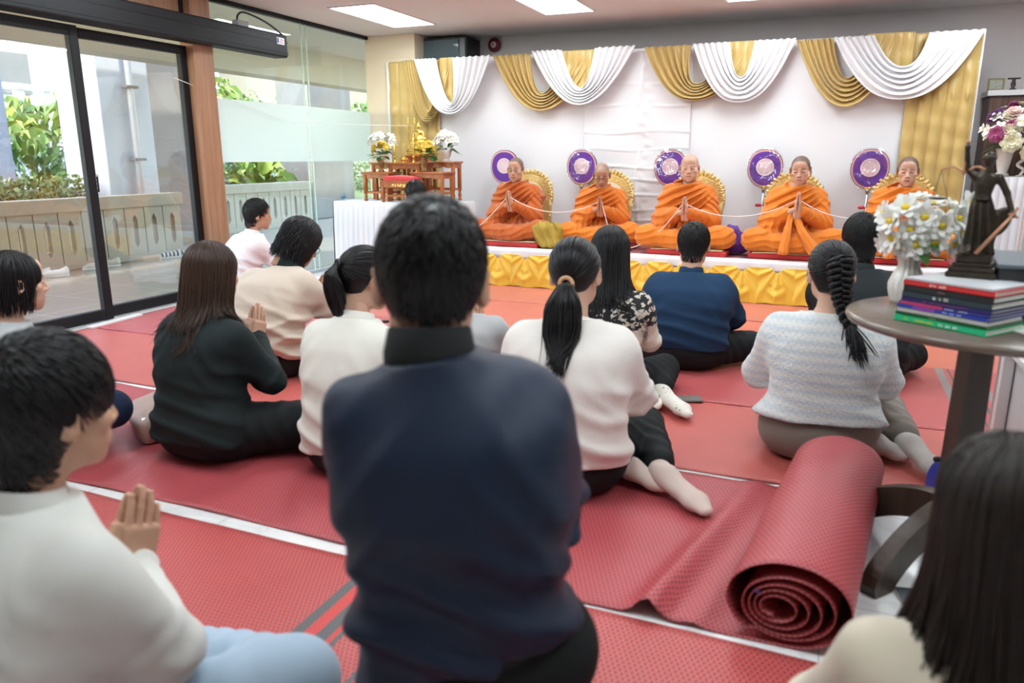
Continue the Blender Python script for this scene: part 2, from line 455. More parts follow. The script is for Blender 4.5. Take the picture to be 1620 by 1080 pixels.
# -- skeleton -------------------------------------------------------
ROWS_M = [(0., .150, .125), (.10, .165, .125), (.25, .160, .115), (.38, .178, .118), (.47, .190, .112), (.53, .165, .092), (.575, .105, .074), (.61, .062, .062)]
ROWS_F = [(0., .155, .125), (.10, .165, .122), (.25, .138, .105), (.38, .155, .110), (.47, .168, .102), (.53, .148, .084), (.575, .090, .068), (.61, .055, .056)]
def skeleton(female=False, lean=.05, slouch=.03, legs='cross', arms='wai', lift=0., head=(.03, .1, 0., 0.), zn=.60, wai=(.26, .40), elbow=(.21, .12, .30), sw=None, tilt=0., hs=1., hz=.150, shz=.86, **ov):
    J = {}; zn = zn-.03
    k = lambda t: A(tilt*t, lean*t*t-slouch*math.sin(PI*t), .06+lift+(zn-.06)*t)
    J['spine'] = [k(t) for t in (0, .2, .4, .6, .8, 1.)]
    J['rows'] = ROWS_F if female else ROWS_M
    J['pelvis'] = A(0, 0, .115+lift); J['neck'] = k(1.)
    s = sw or (.150 if female else .168)
    c = k(shz)
    for sg, n in ((-1, 'L'), (1, 'R')):
        J['sh'+n] = c+A(sg*s, .005, .0)
        if arms == 'wai':
            J['el'+n] = A(sg*elbow[0], elbow[1]+lean*.5, elbow[2]+lift)
            J['wr'+n] = A(sg*.020, wai[0]+lean*.6, wai[1]+lift)
        elif arms == 'lap':
            J['el'+n] = A(sg*(s+.045), .06+lean*.4, .29+lift); J['wr'+n] = A(sg*.10, .26, .20+lift)
        J['hip'+n] = A(sg*.09, 0, .105+lift)
        if legs == 'cross':
            J['kn'+n] = A(sg*.33, .25, .095); J['an'+n] = A(-sg*.06, .30+.03*sg, .06); J['to'+n] = A(-sg*.20, .22+.03*sg, .05)
        elif legs == 'kneel':
            J['kn'+n] = A(sg*.13, .38, .07); J['an'+n] = A(sg*.10, -.08, .07); J['to'+n] = A(sg*.10, -.16, .03)
    if legs == 'sideR':      # both feet folded back to the person's right
        J['knL'] = A(-.12, .40, .085); J['anL'] = A(.24, .20, .06); J['toL'] = A(.38, .08, .045)
        J['knR'] = A(.30, .34, .10); J['anR'] = A(.36, -.02, .055); J['toR'] = A(.46, -.19, .035)
    J['head'] = J['neck']+A(0, .035+head[0], hz*hs-.25*head[0]); J['pitch'], J['yaw'], J['roll'] = head[1:4]
    J['arms'] = arms
    for q, v in ov.items(): J[q] = A(*v)
    J['Rh'] = rotm((0, 0, J['yaw']))@rotm((-J['pitch'], 0, 0))@rotm((0, J['roll'], 0)); J['hs'] = hs
    return J

def body(root, J, tone, ho, hh, hand_h=.0030, hands=True, wtilt=.55, hscale=1., feet=True):
    parts = []; tones = []
    rows = smooth_rows(J['rows']); rows[:, 1:] *= .86; rows[:, 0] = rows[:, 0]/.61*np.linalg.norm(J['spine'][-1]-J['spine'][0])
    def f(P):
        d = loft(P, J['spine'], rows)
        for n in 'LR':
            d = smin(d, rcone(P, J['sh'+n], J['el'+n], .042, .034), .04); d = smin(d, rcone(P, J['el'+n], J['wr'+n], .034, .024), .02)
            d = smin(d, rcone(P, J['hip'+n], J['kn'+n], .070, .045), .05); d = smin(d, rcone(P, J['kn'+n], J['an'+n], .045, .030), .02)
            d = smin(d, rcone(P, J['an'+n], J['an'+n]*.2+J['to'+n]*.8, .022, .012), .02)
        d = smin(d, rcone(P, J['neck']-A(0, 0, .05), J['head']+J['Rh']@A(0, -.035, -.08)*J['hs'], .050, .048), .03)
        return d
    pts = np.array([v for k, v in J.items() if isinstance(v, np.ndarray) and v.shape == (3,)]+J['spine'])
    parts.append(surf(f, pts.min(0)-.2, pts.max(0)+.15, .014)); tones.append(np.tile(tone, (len(parts[-1][0]), 1)))
    V, F = head_mesh(ho, hh); tones.append(head_tone(V, tone, ho))
    parts.append((V*J['hs']@J['Rh'].T+J['head'], F))
    if hands:
        for sg, n in ((-1, 'L'), (1, 'R')):
            if J['arms'] == 'wai':
                D = A(0, math.sin(wtilt), math.cos(wtilt)); N = A(-sg, 0, 0); T = A(0, -math.cos(wtilt), math.sin(wtilt))
                W = (J['wrL']+J['wrR'])/2+A(sg*.0135, 0, 0)
                W = np.where([1, 0, 0], J['wr'+n]*0+W, J['wr'+n])
                # swing so that the palms meet: keep the wrist on its own forearm
                parts.append(hand_mesh(W, D+A(-sg*.02, 0, 0), N, T, hscale, .05, hand_h))
            else:
                D = nrm(J['wr'+n]-J['el'+n])*.8+A(-sg*.3, .2, -.3); N = A(0, .1, -1); T = np.cross(N, nrm(D))*(1 if sg < 0 else -1)
                parts.append(hand_mesh(J['wr'+n], D, N, nrm(-T), hscale, .25, .004))
            tones.append(np.tile(tone, (len(parts[-1][0]), 1)))
    V, F = join(parts)
    o = mesh_obj('body', V, F, SKIN, root); set_tone(o, np.concatenate(tones)); return o

def top_sdf(J, off=.014, hem=.06, sleeve=1., flare=0., width=1., ru=.056, re=.047, rw=.036, fa=1., seed=3, neckz=0., k=.06, extra=None, boxy=0.):
    sp = [np.array(p) for p in J['spine']]; L = np.linalg.norm(sp[-1]-sp[0])
    rows = smooth_rows(J['rows']); rows[:, 0] *= L/.61
    rows[:, 1] = rows[:, 1]*width+off; rows[:, 2] += off
    if boxy:
        m = sstep(.45*L, .2*L, rows[:, 0]); rows[:, 1] = np.where(rows[:, 0] < .8*L, np.maximum(rows[:, 1], boxy*sstep(.95*L, .72*L, rows[:, 0])+rows[:, 1]*0), rows[:, 1])
    if flare:
        m = sstep(.22, hem-.02, rows[:, 0])*flare; rows[:, 1] += m; rows[:, 2] += m*.8
    rows = rows[(rows[:, 0] >= hem) & (rows[:, 0] <= L+neckz)]
    ax = nrm(sp[-1]-sp[0]); hemc = sp[0]+ax*hem
    elb = [(J['sh'+n], J['el'+n], J['el'+n]+(J['wr'+n]-J['el'+n])*sleeve) for n in 'LR']
    def f(P):
        d = loft(P, sp, rows, n=2.5)
        fo = .006*wav(P, 14, seed)*fa+.0022*wav(P, 38, seed+5)*fa
        lowm = sstep(.40, .12, (P-sp[0])@ax)
        fo = fo+fa*.010*folds(P, (.25, .3, 1), .085, seed+1)*lowm
        for i, (a, b, c) in enumerate(elb):
            arm = smin(rcone(P, a, b, ru, re), rcone(P, b, c, re, rw), .03)
            d = smin(d, arm, k)
            fo = fo+fa*.009*folds(P, b-a, .052, seed+7+i)*blob(P, b, (.085, .085, .085))
            fo = fo+fa*.006*folds(P, c-b, .04, seed+17+i)*blob(P, c, (.06, .06, .06))
            sg = -1 if i == 0 else 1
            fo = fo+fa*.010*folds(P, (sg*.75, .2, .65), .07, seed+11+i)*blob(P, (a[0]*.8, a[1]-.05, a[2]-.12), (.07, .12, .11))
        if extra is not None: d = extra(P, d)
        return d-fo
    pts = np.array([q for e in elb for q in e]+sp)
    return f, pts.min(0)-A(.22, .22, .16), pts.max(0)+A(.22, .22, .08), rows, L
def top(root, J, m, name='shirt', h=.009, it=1, **kw):
    f, lo, hi, rows, L = top_sdf(J, **kw); J['topf'] = f
    V, F = surf(f, lo, hi, h)
    return mesh_obj(name, relax(V, F, it), F, m, root)
def collar(root, J, m, r0=.066, r1=.060, z0=-.03, z1=.035, name='collar', tilt=.25, thick=.006, sx=1., back=0.):
    b = MB(); c = J['neck']+A(0, -.004, .0); R = rotm((-tilt, 0, 0))
    prof = [(r0-thick, z0), (r0, z0), (r0*.6+r1*.4+.004, (z0+z1)/2), (r1+.001, z1-.003), (r1-thick*.5, z1), (r1-thick, z1-.003), (r0-thick, z0)]
    b.lathe(prof, c, 32, R=R, sx=sx); return b.build(name, m, root, True)
def pants(root, J, m, h=.010, fa=1., seed=5, hip=(.185, .150, .125), thigh=(.098, .070), shin=(.066, .050), endt=.97, name='trousers', legs='LR', pel=None, cut=None):
    pc = J['pelvis'] if pel is None else pel
    def f(P):
        d = ell(P, pc, hip); fo = .005*wav(P, 16, seed)*fa
        for n in legs:
            kn = J['kn'+n]; an = kn+(J['an'+n]-kn)*endt
            d = smin(d, rcone(P, J['hip'+n], kn, *thigh), .07); d = smin(d, rcone(P, kn, an, *shin), .035)
            ax = kn-J['hip'+n]
            fo = fo+fa*.010*folds(P, ax+A(0, 0, .15), .065, seed+2)*blob(P, J['hip'+n]*.6+kn*.4, (.14, .14, .12))
            fo = fo+fa*.008*folds(P, an-kn, .06, seed+3)*blob(P, an*.5+kn*.5, (.13, .13, .10))
        d = d-fo
        d = smax(d, .004-P[:, 2], .02)
        if cut is not None: d = cut(P, d)
        return d
    pts = np.array([J[q+n] for q in ('hip', 'kn', 'an') for n in legs]+[pc])
    V, F = surf(f, np.minimum(pts.min(0)-.2, A(9, 9, -.005)), pts.max(0)+.2, h)
    return mesh_obj(name, relax(V, F, 1), F, m, root)
def sock(root, J, n, m, s=1., name='sock', up=(0, 0, 1), back=.12, h=.007):
    V, F = foot_mesh(J['an'+n], J['to'+n], s, h, up)
    a = J['an'+n]; q = a+nrm(J['kn'+n]-a)*back
    V2, F2 = surf(lambda P: rcone(P, a, q, .036*s, .040*s), np.minimum(a, q)-.06, np.maximum(a, q)+.06, .009)
    V, F = join([(V, F), (V2, F2)])
    return mesh_obj(name, V, F, m, root)

# -- hair -----------------------------------------------------------
HC, HR = A(0, -.014, .032), A(.0835, .1035, .0935)
def strands(paths, rad, center=HC, flat=.55, n=4, prof=None):
    P = np.asarray(paths, float); Sn, K = P.shape[:2]
    T = np.gradient(P, axis=1); T /= np.linalg.norm(T, axis=2)[..., None]+1e-9
    O = P-center; O[..., 2] *= .4; N = np.cross(T, O); N /= np.linalg.norm(N, axis=2)[..., None]+1e-9; B = np.cross(T, N)
    t = np.linspace(0, 1, K)
    pr = (np.minimum(1, .45+3*t)*np.sqrt(np.clip(1.02-t**3, .02, 1))) if prof is None else prof
    r = np.broadcast_to(np.asarray(rad, float).reshape(-1, 1), (Sn, 1))*pr[None]
    V = np.stack([P+r[..., None]*(math.cos(a)*N+flat*math.sin(a)*B) for a in 2*PI*np.arange(n)/n], 2).reshape(-1, 3)
    base = (np.arange(Sn)[:, None, None]*K+np.arange(K-1)[None, :, None])*n; j = np.arange(n)[None, None]
    F = np.stack([base+j, base+(j+1) % n, base+n+(j+1) % n, base+n+j], -1).reshape(-1, 4)
    return V, F
def slerp(u, v, t):
    u = u/np.linalg.norm(u, axis=-1, keepdims=True); v = v/np.linalg.norm(v, axis=-1, keepdims=True)
    w = np.arccos(np.clip((u*v).sum(-1), -.9999, .9999))[..., None, None]; t = t[None, :, None]
    return (np.sin((1-t)*w)*u[:, None]+np.sin(t*w)*v[:, None])/np.sin(w)
def zline(y, nape, side, front):
    return np.interp(y, [-.12, -.045, -.022, .022, .040, .068, .11], [nape, nape, side, side, .03, front, front+.015])
def hshell(nape=-.085, side=-.004, front=.070, thick=0., lump=0., seed=1, neckw=.052, topz=0.):
    def f(P):
        d = ell(P, HC+A(0, 0, topz*.5), HR+A(thick, thick, thick+topz*.5))
        d = smin(d, rcone(P, (0, -.040, -.01), (0, -.050, nape), .062+thick, neckw+thick), .03)
        if lump: d = d-lump*wav(P*A(1, 1, .7), 55, seed)
        return smax(d, (zline(P[:, 1], nape, side, front)-P[:, 2])*.75, .010)
    V, F = surf(f, (-.16, -.20, -.20), (.16, .18, .19), .0055); return V, F, f
def push(P, f, m=.0015):
    sh = P.shape; Q = P.reshape(-1, 3).copy(); D = Q-A(0, -.02, .01); D[:, 2] *= .5; D /= np.linalg.norm(D, axis=1)[:, None]
    for _ in range(4):
        d = f(Q); Q += D*np.clip(m-d, 0, .02)[:, None]
    return Q.reshape(sh)
def rdir(n, rs): v = rs.randn(n, 3); return v/np.linalg.norm(v, axis=1)[:, None]
def on_scalp(u, nape, side, front, m=0.):
    p = HC+HR*u; return p[:, 2] > zline(p[:, 1], nape, side, front)+m
def hair_short(rs, nape=-.085, side=-.004, front=.070, n=900, r=.0032, arc=.38, lift=.05, thick=.002, whorl=(.06, -.62, .78), topz=.0, fringe=0., mess=.25):
    V, F, hf = hshell(nape, side, front, thick, .0012, topz=topz); w = nrm(whorl)
    u = rdir(n*4, rs); u = u[on_scalp(u, nape, side, front, .014)][:n]
    e = u*(u@w)[:, None]-w; e += mess*rs.randn(len(u), 3); e -= u*(e*u).sum(1)[:, None]; e /= np.linalg.norm(e, axis=1)[:, None]+1e-9
    t = np.linspace(0, 1, 6)[None, :, None]; a = (arc*rs.uniform(.6, 1.2, len(u)))[:, None, None]*t
    if fringe: a = a*(1+fringe*(u[:, 1] > .35)[:, None, None])
    d = u[:, None]*np.cos(a)+e[:, None]*np.sin(a)
    P = HC+A(0, 0, topz*.5)+(HR+thick+A(0, 0, topz*.5))*d*(1+lift*t*rs.uniform(.4, 1.3, (len(u), 1, 1)))
    P[..., 2] = np.maximum(P[..., 2], nape+.006); P = push(P, lambda q: smin(ell(q, HC+A(0, 0, topz*.5), HR+A(thick, thick, thick+topz*.5)), rcone(q, (0, -.040, -.01), (0, -.050, nape), .062+thick, .052+thick), .03), .002)
    # the low nape follows the neck
    return join([(V, F), strands(P, rs.uniform(.6, 1.2, len(u))*r)])
def over(J, m=.006):
    """lays hair paths (head-local) on the outside of the garment"""
    g = J['topf']; hs, R, h = J['hs'], J['Rh'], J['head']
    def go(Q):
        Q = np.asarray(Q); sh = Q.shape; P = Q.reshape(-1, 3)*hs@R.T+h; rs = np.random.RandomState(5); mm = m+.010*np.repeat(rs.rand(sh[0]), sh[1])
        for _ in range(5):
            d = g(P); w = d < mm
            if not w.any(): break
            e = .004; p = P[w]; gr = np.stack([g(p+e*np.eye(3)[i])-g(p-e*np.eye(3)[i]) for i in range(3)], 1); gr[:, 1] -= .3*np.abs(gr).max(1); gr /= np.linalg.norm(gr, axis=1)[:, None]+1e-9
            P[w] = p+gr*(mm[w]-d[w])[:, None]
        P = P.reshape(sh)
        for _ in range(3): P[:, 2:-1] = (P[:, 1:-2]+2*P[:, 2:-1]+P[:, 3:])/4 if sh[1] > 4 else P[:, 2:-1]
        return ((P-h)@R/hs).reshape(sh)
    return go
def hair_pony(rs, K=(0, -.128, .0), L=.26, n=420, tail=150, side=0., nape=-.075, r=.0030, tw=.034, sway=(0, 0), thick=.002, end=.35, lay=None, side_=.008, tr=1.):
    K = A(*K); V, F, hf = hshell(nape, side_, .070, thick-.002, 0, neckw=.042)
    u = rdir(n*3, rs); u = u[on_scalp(u, nape, side_, .068, .0)][:n]
    uk = np.tile((K-HC)/HR, (len(u), 1)); d = slerp(u, uk, np.linspace(0, 1, 10))
    P = HC+(HR+thick)*d*(1+.012*rs.randn(len(u), 1, 1)*np.linspace(1, .3, 10)[None, :, None])
    hl = strands(P, rs.uniform(.7, 1.3, len(u))*r, flat=.5)
    q = rs.randn(tail, 2); q /= np.maximum(1, np.linalg.norm(q, axis=1)/1.35)[:, None]; Ls = L*rs.uniform(.62, 1.10, tail)
    T = []
    for i in range(tail):
        a, b = q[i]*tw*.55; l = Ls[i]
        T.append(spl([K+A(a*.12, .012, b*.12), K+A(a*.25, -.022, .002+b*.2), K+A(a*.9+sway[0]*.3, -.040+b*.45, -.30*l), K+A(a*1.15+sway[0]*.7, -.030+b*.5+sway[1]*.6, -.66*l), K+A(a*end+sway[0], -.010+b*.3+sway[1], -l)], 12))
    T = np.array(T); T = lay(T) if lay else T
    tl = strands(T, tr*rs.uniform(.0030, .0052, tail), center=K-A(0, -.1, 0), flat=.7)
    return join([(V, F), hl, tl])
def hair_long(rs, L=.34, n=620, r=.0036, span=2.55, wave=0., wl=.07, part=.0, thick=.004, bodyy=-.02, spread=1., nape=None, lay=None, front=1.15, box=(.088, .055)):
    """falls from a parting; azimuth 0 = straight back"""
    z0 = -.02
    def f(P):
        d = ell(P, HC, HR+thick)
        lo = -L+.05
        d = smin(d, rbox(P, (0, -.036+bodyy*.5, (z0+lo)/2), (box[0]*spread-.012, box[1]-.013, (z0-lo)/2), .036), .05)
        d = d-.0016*wav(P*A(1, 1, .25), 60, 4)
        c = smax(P[:, 1]-np.interp(P[:, 2], [-.3, -.03, .03, .07], [-.005, .02, .045, .075])*1., -(P[:, 2]-.085), .02)
        return smax(d, np.where(P[:, 2] < .085, (P[:, 1]-np.interp(P[:, 2], [-.3, -.03, .03, .085], [-.01, .015, .04, .11]))*.8, -1.), .012)
    V, F = surf(f, (-.2, -.24, -L-.02), (.2, .16, .16), .0065)
    ph = rs.uniform(-span, span, n); K = 16; out = []
    t = np.linspace(0, 1, K)
    for i in range(n):
        az = ph[i]; hz = A(math.sin(az), -math.cos(az), 0.)
        th0 = rs.uniform(.05, 1.0); a = np.linspace(th0, 1.62, 9); sc = 1+rs.uniform(.0, .035)
        y0 = rs.uniform(-.4, .55)*.5
        top = np.stack([np.sin(a)*hz[0]+part*np.cos(a), np.sin(a)*hz[1]+y0*np.cos(a)*(1-a/1.62), np.cos(a)], 1)
        top /= np.linalg.norm(top, axis=1)[:, None]
        p = HC+(HR+thick)*top*sc
        l = L*rs.uniform(.86, 1.06); e = p[-1]; m = 8; zz = np.linspace(0, 1, m+1)[1:]
        dr = np.stack([e[0]*(1+(spread-1)*zz+.06*zz*rs.randn()), e[1]*(1-.10*zz)+bodyy*zz*1.4+.010*rs.randn()*zz, e[2]-(l+e[2])*zz], 1)
        if hz[1] > .2: dr[:, 1] -= .05*zz*(hz[1])
        q = np.vstack([p, dr])
        if wave:
            w = wave*np.linspace(.15, 1, len(q)); s = 2*PI*np.cumsum(np.r_[0, np.linalg.norm(np.diff(q, axis=0), axis=1)])/wl+(az*2+rs.uniform(-.8, .8))
            q = q+np.stack([np.sin(s)*w*-hz[1], np.sin(s)*w*hz[0], 0*s], 1)+hz*(np.cos(s*.8)*w*.6)[:, None]
        out.append(q)
    out = np.array(out); out = lay(out) if lay else out
    return join([(V, F), strands(out, rs.uniform(.6, 1.25, n)*r, flat=.45)])
def hair_braid(rs, tailp, n=420, r=.003, nape=-.07, lay=None):
    V, F, hf = hshell(nape, -.004, .070, .002, 0)
    C = spl(tailp, 60); C = lay(C[None])[0] if lay else C; parts = [(V, F)]
    u = rdir(n*3, rs); u = u[on_scalp(u, nape, -.004, .068)][:n]
    tgt = C[rs.randint(2, 22, len(u))]
    d = slerp(u, (tgt-HC)/HR, np.linspace(0, 1, 10)); P = HC+(HR+.003)*d*(1+.010*rs.randn(len(u), 1, 1))
    parts.append(strands(P, rs.uniform(.8, 1.3, len(u))*r, flat=.5))
    T = np.gradient(C, axis=0); T /= np.linalg.norm(T, axis=1)[:, None]; X = A(1, 0, 0)
    Sd = X-T*(T@X)[:, None]; Sd /= np.linalg.norm(Sd, axis=1)[:, None]; Ot = np.cross(T, Sd); Ot *= np.sign(-Ot[:, 1:2]+1e-9)
    tt = np.linspace(0, 1, 60); amp = np.interp(tt, [0, .25, .7, .8, 1], [.030, .030, .017, .010, .004])
    rad = np.interp(tt, [0, .06, .25, .7, .78, 1], [.010, .021, .020, .012, .008, .003])
    b = MB()
    for k in range(3):
        ph = 2*PI*(tt*5.2+k/3); Q = C+Sd*(amp*np.sin(ph))[:, None]+Ot*(amp*.55*np.sin(2*ph)+.004)[:, None]
        for _ in range(9):
            o = rs.randn(2); o /= max(1, np.linalg.norm(o)/1.2); e = np.sin(ph+1.5)
            b.tube(Q+Sd*(o[0]*rad*.55)[:, None]+Ot*(o[1]*rad*.45)[:, None], rad*.42, 5)
    parts.append((np.concatenate(b.V), [f if len(f) == 4 else (f[0], f[1], f[2], f[2]) for f in b.F if len(f) == 4]))
    tail = []
    for i in range(70):
        o = rs.randn(3)*.011; s = C[44]+o*.6
        tail.append(spl([s, C[52]+o*1.3, C[59]+o*1.6+A(rs.uniform(-.03, .03), 0, -.02)], 9))
    parts.append(strands(np.array(tail), .0026, center=C[50]+A(0, .1, 0), flat=.7))
    return join(parts)
def put_hair(root, J, VF, m, name='hair'):
    V, F = VF; V = V*J['hs']@J['Rh'].T+J['head']
    F = [tuple(dict.fromkeys(f)) for f in np.asarray(F).tolist()]
    return mesh_obj(name, V, F, m, root)
def glasses(root, J, m, name='glasses'):
    b = MB()
    for sg in (-1, 1):
        b.tube([(sg*.031+.021*math.cos(a), .1005-.10*abs(math.cos(a)*.021*sg+.0)-.002, -.002+.0165*math.sin(a)) for a in np.linspace(0, 2*PI, 21)], .0016, 6, False)
        b.tube([(sg*.053, .097, .004), (sg*.072, .085, .004), (sg*.079, .0, .006), (sg*.080, -.03, -.012)], .0015, 6)
    b.tube([(-.010, .100, .002), (0, .103, .005), (.010, .100, .002)], .0015, 6)
    V = np.concatenate(b.V)*J['hs']@J['Rh'].T+J['head']
    return mesh_obj(name, V, b.F, m, root)
# ------------------------------------------------------------------ room
XL, XR, YB, YF, ZC = -4.79, 3.2, 7.91, -2.2, 2.41
M = {}
M['ceil'] = mat('ceiling_paint', (.74, .71, .69), .85)
M['wall'] = mat('wall_paint', (.66, .62, .62), .8)
M['cream'] = mat('cream_paint', (.78, .66, .49), .7)
M['white'] = mat('white_laminate', (.82, .82, .82), .35)
M['black'] = mat('black_frame', (.007, .008, .010), .5, bs=200, bstr=.05, spec=.3)
M['dark'] = mat('dark_plastic', (.02, .021, .024), .45)
M['alu'] = mat('aluminium', (.62, .63, .63), .38, .55)
M['steel'] = mat('steel', (.55, .56, .58), .25, 1.)
def wood_mat(name, c1, c2, sc=(1, 1, .06), rough=.45, scale=26):
    m, nt, b = new_mat(name); co = coords(nt); v = scaled(nt, co, sc)
    f = noise(nt, v, scale, 5, .6)
    nt.links.new(ramp(nt, f, [(.3, c1), (.7, c2)]), b.inputs['Base Color']); b.inputs['Roughness'].default_value = rough
    bump(nt, b, f, .06, .002); return m
M['wood'] = wood_mat('wood_cladding', (.30, .145, .075), (.44, .24, .135))
M['altarwood'] = wood_mat('orange_teak', (.33, .085, .018), (.50, .155, .035), (1, 1, .12), .28, 30)
M['darkwood'] = wood_mat('dark_walnut', (.030, .019, .013), (.060, .038, .026), (1, 1, .15), .38, 22)
M['tabletop'] = wood_mat('table_top_brown', (.13, .10, .08), (.18, .145, .115), (.2, 1, 1), .22, 16)
M['cabwood'] = wood_mat('cabinet_wood', (.085, .045, .033), (.20, .115, .085), (9, 9, .05), .45, 5)
def floor_mat():
    m, nt, b = new_mat('white_floor_tile'); co = coords(nt); o = sep(nt, co)
    w = nd(nt, 'ShaderNodeTexNoise', Scale=2.2, Detail=6, Distortion=2.2); nt.links.new(co, w.inputs['Vector'])
    vein = mth(nt, 'SUBTRACT', 1., mth(nt, 'MULTIPLY', mth(nt, 'ABSOLUTE', mth(nt, 'SUBTRACT', w.outputs['Fac'], .5)), 26), clamp=True)
    c = mixc(nt, mth(nt, 'MULTIPLY', vein, .35), (.80, .80, .79), (.52, .53, .54))
    def line(x): return mth(nt, 'LESS_THAN', mth(nt, 'ABSOLUTE', mth(nt, 'SUBTRACT', mth(nt, 'FRACT', mth(nt, 'DIVIDE', x, .6)), .5)), .004)
    g = mth(nt, 'MAXIMUM', line(o[0]), line(o[1]))
    nt.links.new(mixc(nt, g, c, (.55, .55, .55)), b.inputs['Base Color']); b.inputs['Roughness'].default_value = .22
    return m
def box_struct(name, lo, hi, m, label, bev=0., kind='structure'):
    lo, hi = A(*lo), A(*hi)
    o = MB().box((0, 0, 0), hi-lo, bev=bev).build(name, m, loc=tuple((lo+hi)/2)); o['kind'] = kind; o['label'] = label; o['category'] = name.split('_')[0]; return o
box_struct('floor', (XL-.06, YF, -.1), (XR, YB, 0), floor_mat(), 'white polished tile floor showing between the red mats')
box_struct('ceiling', (XL-.06, YF, ZC), (XR, YB+.1, ZC+.1), M['ceil'], 'flat pale ceiling with recessed light panels')
box_struct('wall_back', (XL-.1, YB, -.1), (XR, YB+.1, ZC), M['wall'], 'pale grey wall behind the draped backdrop')
box_struct('wall_right', (XR, YF, -.1), (XR+.1, YB, ZC), M['wall'], 'pale grey wall on the right of the hall')
box_struct('wall_front', (XL-.1, YF-.1, -.1), (XR, YF, ZC), M['wall'], 'pale grey wall behind the seated people')
box_struct('wall_left', (XL-.06, YF, 0), (XL+.03, 1.9, ZC), M['wood'], 'wood clad wall before the glass entrance doors')
col = MB().box((0, 0, 0), (.62, .62, ZC), bev=.004).build('trim_1', M['cream'], loc=(-4.50, 7.66, ZC/2)); struct(col, 'cream square column left of the backdrop', 'column')
MB().box((0, 0, 0), (.50, .006, 1.9), bev=.002).build('access_panel', M['cream'], col, loc=(0, -.313, .02))

# glass entrance: posts, operator beam, leaves, fixed panes
struct(MB().box((0, 0, 0), (.14, .21, ZC), bev=.004).build('trim_2', M['wood'], loc=(XL+.0, 4.905, ZC/2)), 'wood clad post between the black doors and the fixed glass', 'post')
w = MB().box((0, 0, 0), (.05, 2.93, .21), bev=.003).build('trim_3', M['wood'], loc=(XL-.02, 3.33, 2.30)); struct(w, 'wood panel above the sliding door beam', 'panel')
MB().box((0, 0, 0), (.012, .035, .21)).build('joint_strip', M['black'], w, loc=(.030, 1.44, 0))
GL = glassmat('door_glass', (.95, .97, .96), 1.7)
GLG = glassmat('fixed_glass', (.93, .975, .955), 1.1)
def leaf(name, y0, y1, x, label, fr=.065):
    h = 1.99; b = MB(); yc = (y0+y1)/2
    for y in (y0+fr/2, y1-fr/2): b.box((0, y-yc, h/2), (.05, fr, h), bev=.004)
    b.box((0, 0, fr*.6), (.048, y1-y0-2*fr, fr*1.2), bev=.004); b.box((0, 0, h-fr/2), (.048, y1-y0-2*fr, fr), bev=.004)
    o = b.build(name, M['black'], loc=(x, yc, .008)); struct(o, label, 'door')
    MB().box((0, 0, h/2), (.008, y1-y0-2*fr+.02, h-2*fr+.02)).build('door_glass', GL, o); return o
leaf('door_1', 1.9, 3.80, XL+.035, 'black framed glass sliding leaf, the near one at the left edge')
d2 = leaf('door_2', 3.79, 4.80, XL-.03, 'black framed glass leaf next to the wood post')
b = MB(); b.box((0, 0, 0), (.006, .052, .12), bev=.002, mi=0)
for i in range(7): b.box((.0035, 0, -.045+i*.014), (.002, .006+.004*(i % 2), .007), mi=1)
b.box((.003, 0, .052), (.002, .05, .008), mi=1); b.box((.003, .022, 0), (.002, .005, .12), mi=1)
b.build('door_sign', [M['black'], M['white']], d2, loc=(.03, -.455, .96))
op = MB(); op.box((0, 0, 0), (.15, 4.0, .19), bev=.012)
for z in (-.055, -.075, .03): op.box((.075, 0, z), (.006, 4.0, .006))
ob = op.build('door_operator_beam', M['black'], loc=(XL+.115, 3.80, 2.105)); tag(ob, 'long black automatic door operator beam above the glass doors', 'door operator')
bb = MB(); bb.box((.0, 0, 0), (.003, .10, .055), mi=0); bb.box((.001, -.036, .002), (.004, .022, .042), mi=1)
for i in range(4): bb.box((.002, .012, .014-i*.010), (.003, .05, .004), mi=2)
bb.build('sticker', [M['white'], mat('sticker_blue', (.03, .08, .45)), mat('sticker_red', (.5, .12, .14))], ob, loc=(.077, 1.90, .035))
sens = MB().box((0, 0, 0), (.06, .14, .05), bev=.006).build('sensor_box', mat('grey_plastic', (.35, .36, .37)), ob, loc=(0, 1.50, .12))
cb = MB(); cb.tube(spl([(0, 1.46, .13), (0.01, 1.47, .19), (.02, 1.55, .215), (.04, 1.78, .17), (.05, 1.97, .09), (.05, 1.99, .03)], 24), .008, 8)
cb.build('cable', M['dark'], ob)
def pane(name, y0, y1, label):
    o = MB().box((0, 0, 0), (.012, y1-y0, ZC)).build(name, GLG, loc=(XL, (y0+y1)/2, ZC/2)); struct(o, label, 'window')
    m, nt, bs = new_mat('frosted_film'); bs.inputs['Base Color'].default_value = (.84, .94, .92, 1); bs.inputs['Roughness'].default_value = .45
    tl = nd(nt, 'ShaderNodeBsdfTranslucent', Color=(.93, .99, .97, 1)); ms = nd(nt, 'ShaderNodeMixShader', Fac=.55); nt.links.new(bs.outputs[0], ms.inputs[1]); nt.links.new(tl.outputs[0], ms.inputs[2]); nt.links.new(ms.outputs[0], nt.nodes['Material Output'].inputs[0])
    MB().box((0, 0, 0), (.004, y1-y0-.004, .52)).build('frosted_band', m, o, loc=(.010, 0, 1.365-ZC/2))
pane('window_1', 5.01, 6.26, 'large fixed glass pane with frosted band, next to the wood post')
pane('window_2', 6.275, 7.40, 'large fixed glass pane with frosted band, next to the cream column')
edge = mat('glass_edge', (.50, .66, .58), .2)
b = MB(); b.box((0, -.03, 0), (.014, .005, ZC-.01)); b.box((0, .045, 0), (.014, .004, ZC-.01))
struct(b.build('trim_4', edge, loc=(XL, 6.267, ZC/2)), 'green tinted upright joint and fin between the glass panes', 'glass joint')
